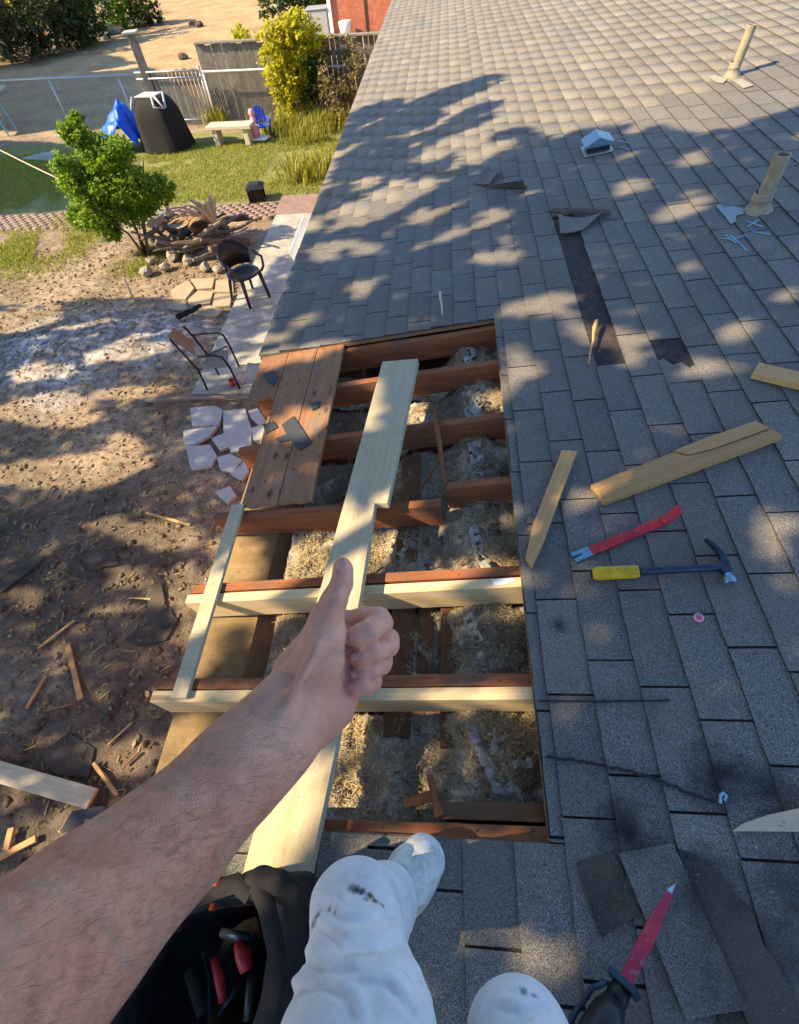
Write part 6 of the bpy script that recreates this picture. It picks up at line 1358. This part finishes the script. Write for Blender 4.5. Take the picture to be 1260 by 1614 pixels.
# --- shoes
def shoe(ank, toe, nm, upper):
    a = np.array(ank); t_ = np.array(toe); d = t_ - a; d = d - NR * (d @ NR); L_ = np.linalg.norm(d); d /= L_; s = np.cross(NR, d); base = lambda f, o, h_: a - NR * ((a - rp(0, 0, 0)) @ NR) + d * f * L_ + s * o + NR * h_
    S_ = SDF(np.min([a, t_], 0) - .16, np.max([a, t_], 0) + .16, .004)
    S_.chain([base(-.25, 0, .07), base(.15, 0, .065), base(.55, .008, .05), base(.86, .012, .045)], [.050, .053, .060, .056], 0, .02)
    S_.chain([base(.55, -.02, .042), base(.9, -.010, .040)], [.040, .036], .02); S_.chain([base(0, 0, .06), base(.0, 0, .15)], [.050, .050], .03)
    v, q = S_.mesh(); v = smooth_mesh(v, q, 2); hgt = (v - rp(0, 0, 0)) @ NR; v = v + NR * np.maximum(0, .014 - hgt)[:, None]
    o = arr_mesh(nm, v, q, upper, person, True)
    mb = MB(); n = 28; out = []
    for k in range(n):
        an = 6.2832 * k / n; f = .33 + .74 * math.cos(an); wd = .060 + .014 * max(0, math.cos(an - .5)); out.append((f * L_, wd * math.sin(an) * 1.12))
    Ms_ = Matrix((d, s, NR)).transposed().to_4x4(); Ms_.translation = Vector(base(0, 0, 0)); mb.prism(out, .002, .030)
    o2 = mb.build('sole', M['rubber'], o, Ms_, bevel=.005)
    mb = MB()
    for k in range(4):
        f = .30 + .085 * k; hh = .118 - .010 * k; mb.tube([base(f, -.040, hh - .010), base(f + .01, -.014, hh + .006), base(f + .01, .018, hh + .006), base(f, .044, hh - .010)], .0042, 6)
    W(mb, 'laces', M['rubber'], o, smooth=True); return o
def shoe_mat():
    N = NB('paint_spattered_canvas'); p = N.co('World'); a = N.noise(p, 26, 6, .75); b = N.noise(p, 95, 5, .75)
    col = N.ramp(a, [(.32, (.36, .38, .36)), (.52, (.57, .60, .57)), (.7, (.68, .70, .68))]); col = N.mix(N.ramp(b, [(.56, 0.0), (.70, .6)]), col, (.20, .20, .18))
    return N.done(col, .8, 0, .25, bump=N.mix(.5, a, b), bs=.4, bd=.004)
M['canvas'] = shoe_mat(); M['rubber'] = simple('white_rubber', (.42, .42, .38), .7, var=.2, scale=60)
shoe(rpx(612, 1424, .05), rpx(664, 1366, .045) + (rpx(664, 1366, .045) - rpx(612, 1424, .05)) * .32, 'shoe', M['canvas'])
shoe(ankR, ankR + np.array([.05, .17, 0]), 'shoe', M['canvas'])

# ============================================================ TOOL BAG beside the leg
bc = rpx(365, 1500, .12); bag = thing('tool_bag', 'open black cloth tool bag with red and orange handles inside, by the trouser leg', 'bag', bc)
Bg = SDF(bc - np.array([.36, .36, .30]), bc + np.array([.30, .36, .36]), .0075)
def bp(x, y, n): return rpx(x, y, n)
# soft walls as rolled ridges, floor as a flat mass
wall = [(395, 1400, .26), (330, 1405, .25), (240, 1440, .24), (180, 1560, .24), (170, 1700, .22), (280, 1760, .22), (395, 1690, .23), (430, 1560, .26), (458, 1450, .28), (430, 1400, .29), (395, 1400, .26)]
for dn, rr in ((0, .020), (-.05, .026), (-.10, .030), (-.15, .032), (-.20, .034)):
    Bg.chain([bp(x, y, n) + NR * dn - np.array([0, 0, 0]) for x, y, n in wall], [rr] * len(wall), .028, .01)
Bg.chain([bp(330, 1470, .02), bp(390, 1500, .02), bp(350, 1560, .02), bp(260, 1560, .02), bp(290, 1640, .02), bp(380, 1640, .02)], [.085] * 6, .02)
# loose flap rolled over the corner and the two straps
Bg.chain([bp(388, 1386, .30), bp(412, 1382, .325), bp(440, 1392, .33), bp(466, 1410, .31), bp(474, 1445, .28), bp(462, 1490, .26)], [.016, .022, .024, .022, .020, .018], .02, .012)
v_, q_ = Bg.mesh(); v_ = smooth_mesh(v_, q_, 2)
nn = np.array([mnoise.noise(Vector(p * 14)) * .009 + mnoise.noise(Vector(p * 38)) * .004 for p in v_]); v_ = v_ + np.array([.3, .3, .9]) * nn[:, None]
hg = (v_ - rp(0, 0, 0)) @ NR; v_ = v_ + NR * np.maximum(0, .003 - hg)[:, None]
arr_mesh('bag_body', v_, q_, M['black'], bag, True)
for pts in ([(383, 1400, .30), (402, 1392, .335), (420, 1430, .345), (436, 1500, .34), (425, 1580, .33), (405, 1640, .31)], [(300, 1420, .29), (340, 1402, .31), (372, 1392, .325), (395, 1410, .32)]):
    P = [bp(*q) for q in pts]; mb = MB(); Vv = []; Ff = []
    for i, p0 in enumerate(P):
        d = P[min(i + 1, len(P) - 1)] - P[max(0, i - 1)]; s = np.cross(NR, d); s /= np.linalg.norm(s); Vv += [p0 - s * .020, p0 + s * .020, p0 + s * .020 - NR * .005, p0 - s * .020 - NR * .005]
    for i in range(len(P) - 1): Ff += [(i * 4 + q, i * 4 + (q + 1) % 4, i * 4 + 4 + (q + 1) % 4, i * 4 + 4 + q) for q in range(4)]
    mb.add(Vv, Ff); W(mb, 'strap', M['black'], bag, smooth=True)
def tool(label, name, pts, r, m, cat='hand tool'):
    P = [bp(*q) for q in pts]; mb = MB(); mb.tube(P, r, 12); c = P[0]; return tag(W(mb, name, m, None, loc=c, smooth=True), label, cat, None)
tool('orange screwdriver handle sticking out at the back of the black bag', 'screwdriver', [(336, 1425, .18), (341, 1385, .305), (342, 1372, .33)], [.014, .015, .012], M['orange'])
tool('bright red plier grip lying inside the black bag', 'pliers', [(338, 1512, .17), (346, 1545, .18), (352, 1580, .175)], [.009, .011, .009], M['red_paint'])
tool('dark red tape measure inside the black bag beside the strap', 'tape_measure', [(376, 1490, .21), (384, 1508, .225), (389, 1530, .22)], [.012, .018, .014], M['red_paint'], 'tape measure')
for k, (pts, r, m, lb) in enumerate((([(300, 1530, .17), (320, 1600, .18)], [.016, .013], 'black', 'black tool grip deep in the bag nearest the forearm'), ([(350, 1470, .19), (395, 1480, .20)], [.010, .010], 'dark_steel', 'dark steel tool shank across the back of the bag'), ([(398, 1540, .20), (392, 1610, .20)], [.013, .012], 'black_plastic', 'black tool grip under the bag strap'), ([(345, 1600, .15), (372, 1560, .16)], [.006, .006], 'dark_steel', 'thin dark steel blade lying in the bag'))):
    tool(lb, 'hand_tool', pts, r, M[m])
tool('thin steel punch lying inside the black bag', 'steel_punch', [(322, 1500, .15), (328, 1540, .15), (332, 1600, .15)], [.005, .005, .005], M['dark_steel'], 'tool')
# ============================================================ TREES WHOSE CROWNS SHADE THE ROOF (left of and behind the view)
# Openings in the crowns follow the sun patches that the photograph shows on roof and ground.
LIT = [  # patch centre, half axes, tilt (degrees, picture), how open
 (717, 226, 75, 13, -20), (641, 205, 28, 10, -20), (760, 240, 48, 14, -20), (600, 318, 112, 22, -22), (577, 287, 24, 11, 0), (665, 342, 28, 14, -5), (770, 340, 35, 12, -15), (540, 392, 62, 15, -5), (570, 453, 30, 14, -15), (775, 405, 30, 12, -5), (440, 530, 30, 9, -20), (480, 505, 30, 8, -20),
 (1090, 249, 38, 11, -12), (998, 290, 34, 13, -10), (1080, 328, 62, 14, -16), (1088, 417, 20, 10, 0), (1235, 465, 28, 14, 0), (803, 400, 24, 20, 0), (850, 480, 62, 17, -10), (895, 500, 22, 25, 0), (1010, 535, 32, 15, 0), (955, 530, 70, 18, 5), (820, 575, 36, 25, 0), (1115, 580, 72, 17, -5), (1000, 565, 26, 16, 0), (1070, 683, 22, 13, 0), (905, 800, 34, 15, -20), (1225, 830, 45, 32, 20), (1240, 905, 28, 40, 0), (850, 850, 22, 32, 0), (960, 775, 45, 18, -20),
 (440, 930, 170, 52, 0), (700, 915, 150, 46, -2), (430, 868, 105, 44, 0), (470, 556, 78, 17, -10), (478, 662, 64, 24, -15), (500, 1095, 250, 20, 0), (440, 1240, 95, 150, 0), (560, 900, 45, 110, 8), (568, 610, 30, 22, -10), (765, 610, 46, 26, 0), (715, 1100, 140, 26, 0), (350, 1005, 60, 42, 0), (420, 1340, 75, 110, 0), (690, 1345, 200, 30, 3), (650, 1395, 60, 60, 0), (850, 1520, 70, 36, -15), (770, 1470, 60, 40, 0), (470, 1420, 90, 50, 0), (630, 810, 40, 30, 0), (320, 1140, 30, 22, 0), (600, 640, 30, 50, 0), (560, 860, 30, 60, 0),
 (30, 510, 60, 22, -10), (70, 640, 70, 15, -8), (90, 655, 60, 14, 0), (110, 742, 115, 22, -3), (190, 830, 70, 12, 10), (262, 845, 60, 20, 0), (195, 705, 24, 16, 0), (190, 910, 26, 15, 0), (282, 905, 22, 14, 0), (30, 940, 20, 16, 0), (180, 960, 34, 8, -10), (200, 1190, 38, 26, -20), (60, 1335, 48, 28, 0), (100, 1310, 30, 32, 0), (20, 1255, 20, 15, 0), (70, 590, 50, 10, -5), (200, 620, 60, 8, -5), (215, 560, 60, 8, -10), (130, 520, 60, 8, -14)]
LITM = [(x, y, a, b, math.cos(math.radians(t)), math.sin(math.radians(t))) for x, y, a, b, t in LIT]
TOP = [(-400, 470), (60, 480), (130, 470), (250, 468), (330, 488), (395, 486), (425, 440), (505, 310), (535, 250), (570, 225), (640, 215), (720, 222), (790, 205), (830, 200), (870, 222), (905, 205), (960, 198), (1040, 196), (1100, 214), (1160, 200), (1260, 168), (1700, 60)]
DARK = [(x, y, a, b, math.cos(math.radians(t)), math.sin(math.radians(t))) for x, y, a, b, t in ((585, 178, 55, 13, -20), (700, 152, 88, 13, -19), (650, 178, 70, 11, -20), (745, 178, 48, 9, -22), (620, 200, 80, 14, -15), (705, 205, 75, 9, -18), (540, 212, 30, 20, -30))]
def shaded(x, y):
    for (xa, ya), (xb, yb) in zip(TOP[:-1], TOP[1:]):
        lo_, hi_ = min(xa, xb), max(xa, xb)
        if lo_ <= x <= hi_ and hi_ > lo_:
            if y < ya + (yb - ya) * (x - xa) / (xb - xa):
                e2 = .7 * mnoise.noise(Vector((x * .05, y * .12, 5)))
                return any(((x - cx) * c + (y - cy) * s) ** 2 / a ** 2 + ((y - cy) * c - (x - cx) * s) ** 2 / b ** 2 < 1 + e2 for cx, cy, a, b, c, s in DARK)
            break
    e = .9 * mnoise.noise(Vector((x * .03, y * .06, 0))) + .8 * mnoise.noise(Vector((x * .08, y * .16, 3)))
    for cx, cy, a, b, c, s in LITM:
        dx, dy = x - cx, y - cy; u = (dx * c + dy * s) / a; v = (-dx * s + dy * c) / b
        if u * u + v * v < (1.15 if x > 300 else 1.7) + e: return False
    # slim slits of sun between the leaves, drawn out along the sun's azimuth
    return mnoise.noise(Vector(((x * .94 - y * .34) * .012, (x * .34 + y * .94) * .045, 9))) < (.46 if y < 420 else .60)
LP = []
def cast(n, sampler, hmin, hmax, test=True):
    k = 0
    while k < n:
        P = sampler(); k += 1
        q = proj(P)
        if test and q[2] > .05 and -300 < q[0] < 1560 and -200 < q[1] < 1900 and not shaded(q[0], q[1]): continue
        if mnoise.noise(Vector((P[0] * 1.4, P[1] * 1.4, 7))) > .8: continue
        h = random.uniform(hmin, hmax); L = P + SUN * h / SUN[2]
        ql = proj(L)
        if ql[2] > 0 and -80 < ql[0] < 1340 and -80 < ql[1] < 1700: continue
        if L[2] < 4.6 and L[0] > -4: continue
        LP.append(L)
def s_roof(): return rp(random.uniform(-2.2, 7.5), random.uniform(-1.5, 4.2))
def s_ground(): return np.array([random.uniform(-11, -1.6), random.uniform(-2.5, 8.6), 0.0])
cast(78000, s_roof, 3.0, 5.4); cast(70000, s_ground, 4.0, 6.6)
# the lawn's shaded left part and the dark strip beyond the fence
def s_px(poly):
    xs_ = [p[0] for p in poly]; ys_ = [p[1] for p in poly]
    def f():
        while True:
            x = random.uniform(min(xs_), max(xs_)); y = random.uniform(min(ys_), max(ys_)); ins = False; j = len(poly) - 1
            for i in range(len(poly)):
                if (poly[i][1] > y) != (poly[j][1] > y) and x < (poly[j][0] - poly[i][0]) * (y - poly[i][1]) / (poly[j][1] - poly[i][1]) + poly[i][0]: ins = not ins
                j = i
            if ins: return gp(x, y)
    return f
cast(11000, s_px([(-60, 222), (60, 225), (150, 235), (200, 262), (185, 290), (110, 300), (90, 330), (-60, 338)]), 4.5, 8, False)
cast(16000, s_px([(-60, 112), (60, 95), (150, 82), (215, 100), (110, 118), (235, 106), (330, 175), (240, 200), (-60, 205)]), 4.5, 8, False)
LP = np.array(LP)
trunks = [((-8.8, -3.4), 'broad shade tree standing beyond the yard behind the viewer'), ((-10.8, 1.2), 'tall shade tree left of the yard'), ((-12.8, 5.0), 'shade tree left of the shrub, outside the fence corner'), ((-7.5, -6.2), 'shade tree behind the house corner'), ((-20.5, 8.8), 'shade tree left of the lawn'), ((-23.5, 15.0), 'shade tree beyond the wire fence on the left')]
D = np.stack([np.hypot(LP[:, 0] - t[0][0], LP[:, 1] - t[0][1]) for t in trunks], 1); own = D.argmin(1)
for k, ((x, y), lb) in enumerate(trunks):
    P = LP[own == k]
    if len(P) < 20: continue
    t = thing('shade_tree', lb, 'tree', (x, y, 0), 'large trees that shade the roof'); c = P.mean(0); mb = MB(); top = np.array([x * .8 + c[0] * .2, y * .8 + c[1] * .2, max(5.0, c[2] * .75)])
    mb.tube([(x, y, -.1), (x + .05, y, 1.5), ((x + top[0]) / 2, (y + top[1]) / 2, top[2] * .6), top], [.34, .28, .22, .15], 12)
    for i in range(9):
        q = P[random.randrange(len(P))]; m_ = (top * np.array([1, 1, .8]) + q) / 2 + np.array([0, 0, .4])
        pm, pq = proj(m_), proj(q)
        mb.tube([top * np.array([1, 1, .9]) + np.array([0, 0, .0]), m_, q], [.10, .055, .012], 7)
    W(mb, 'trunk', M['bark'], t, smooth=True)
    V, F = leaves(P, .125 if k < 4 else .42, .62, .5, .5, .2); arr_mesh('crown', V, F, M['leaf'], t)
bpy.context.view_layer.update()
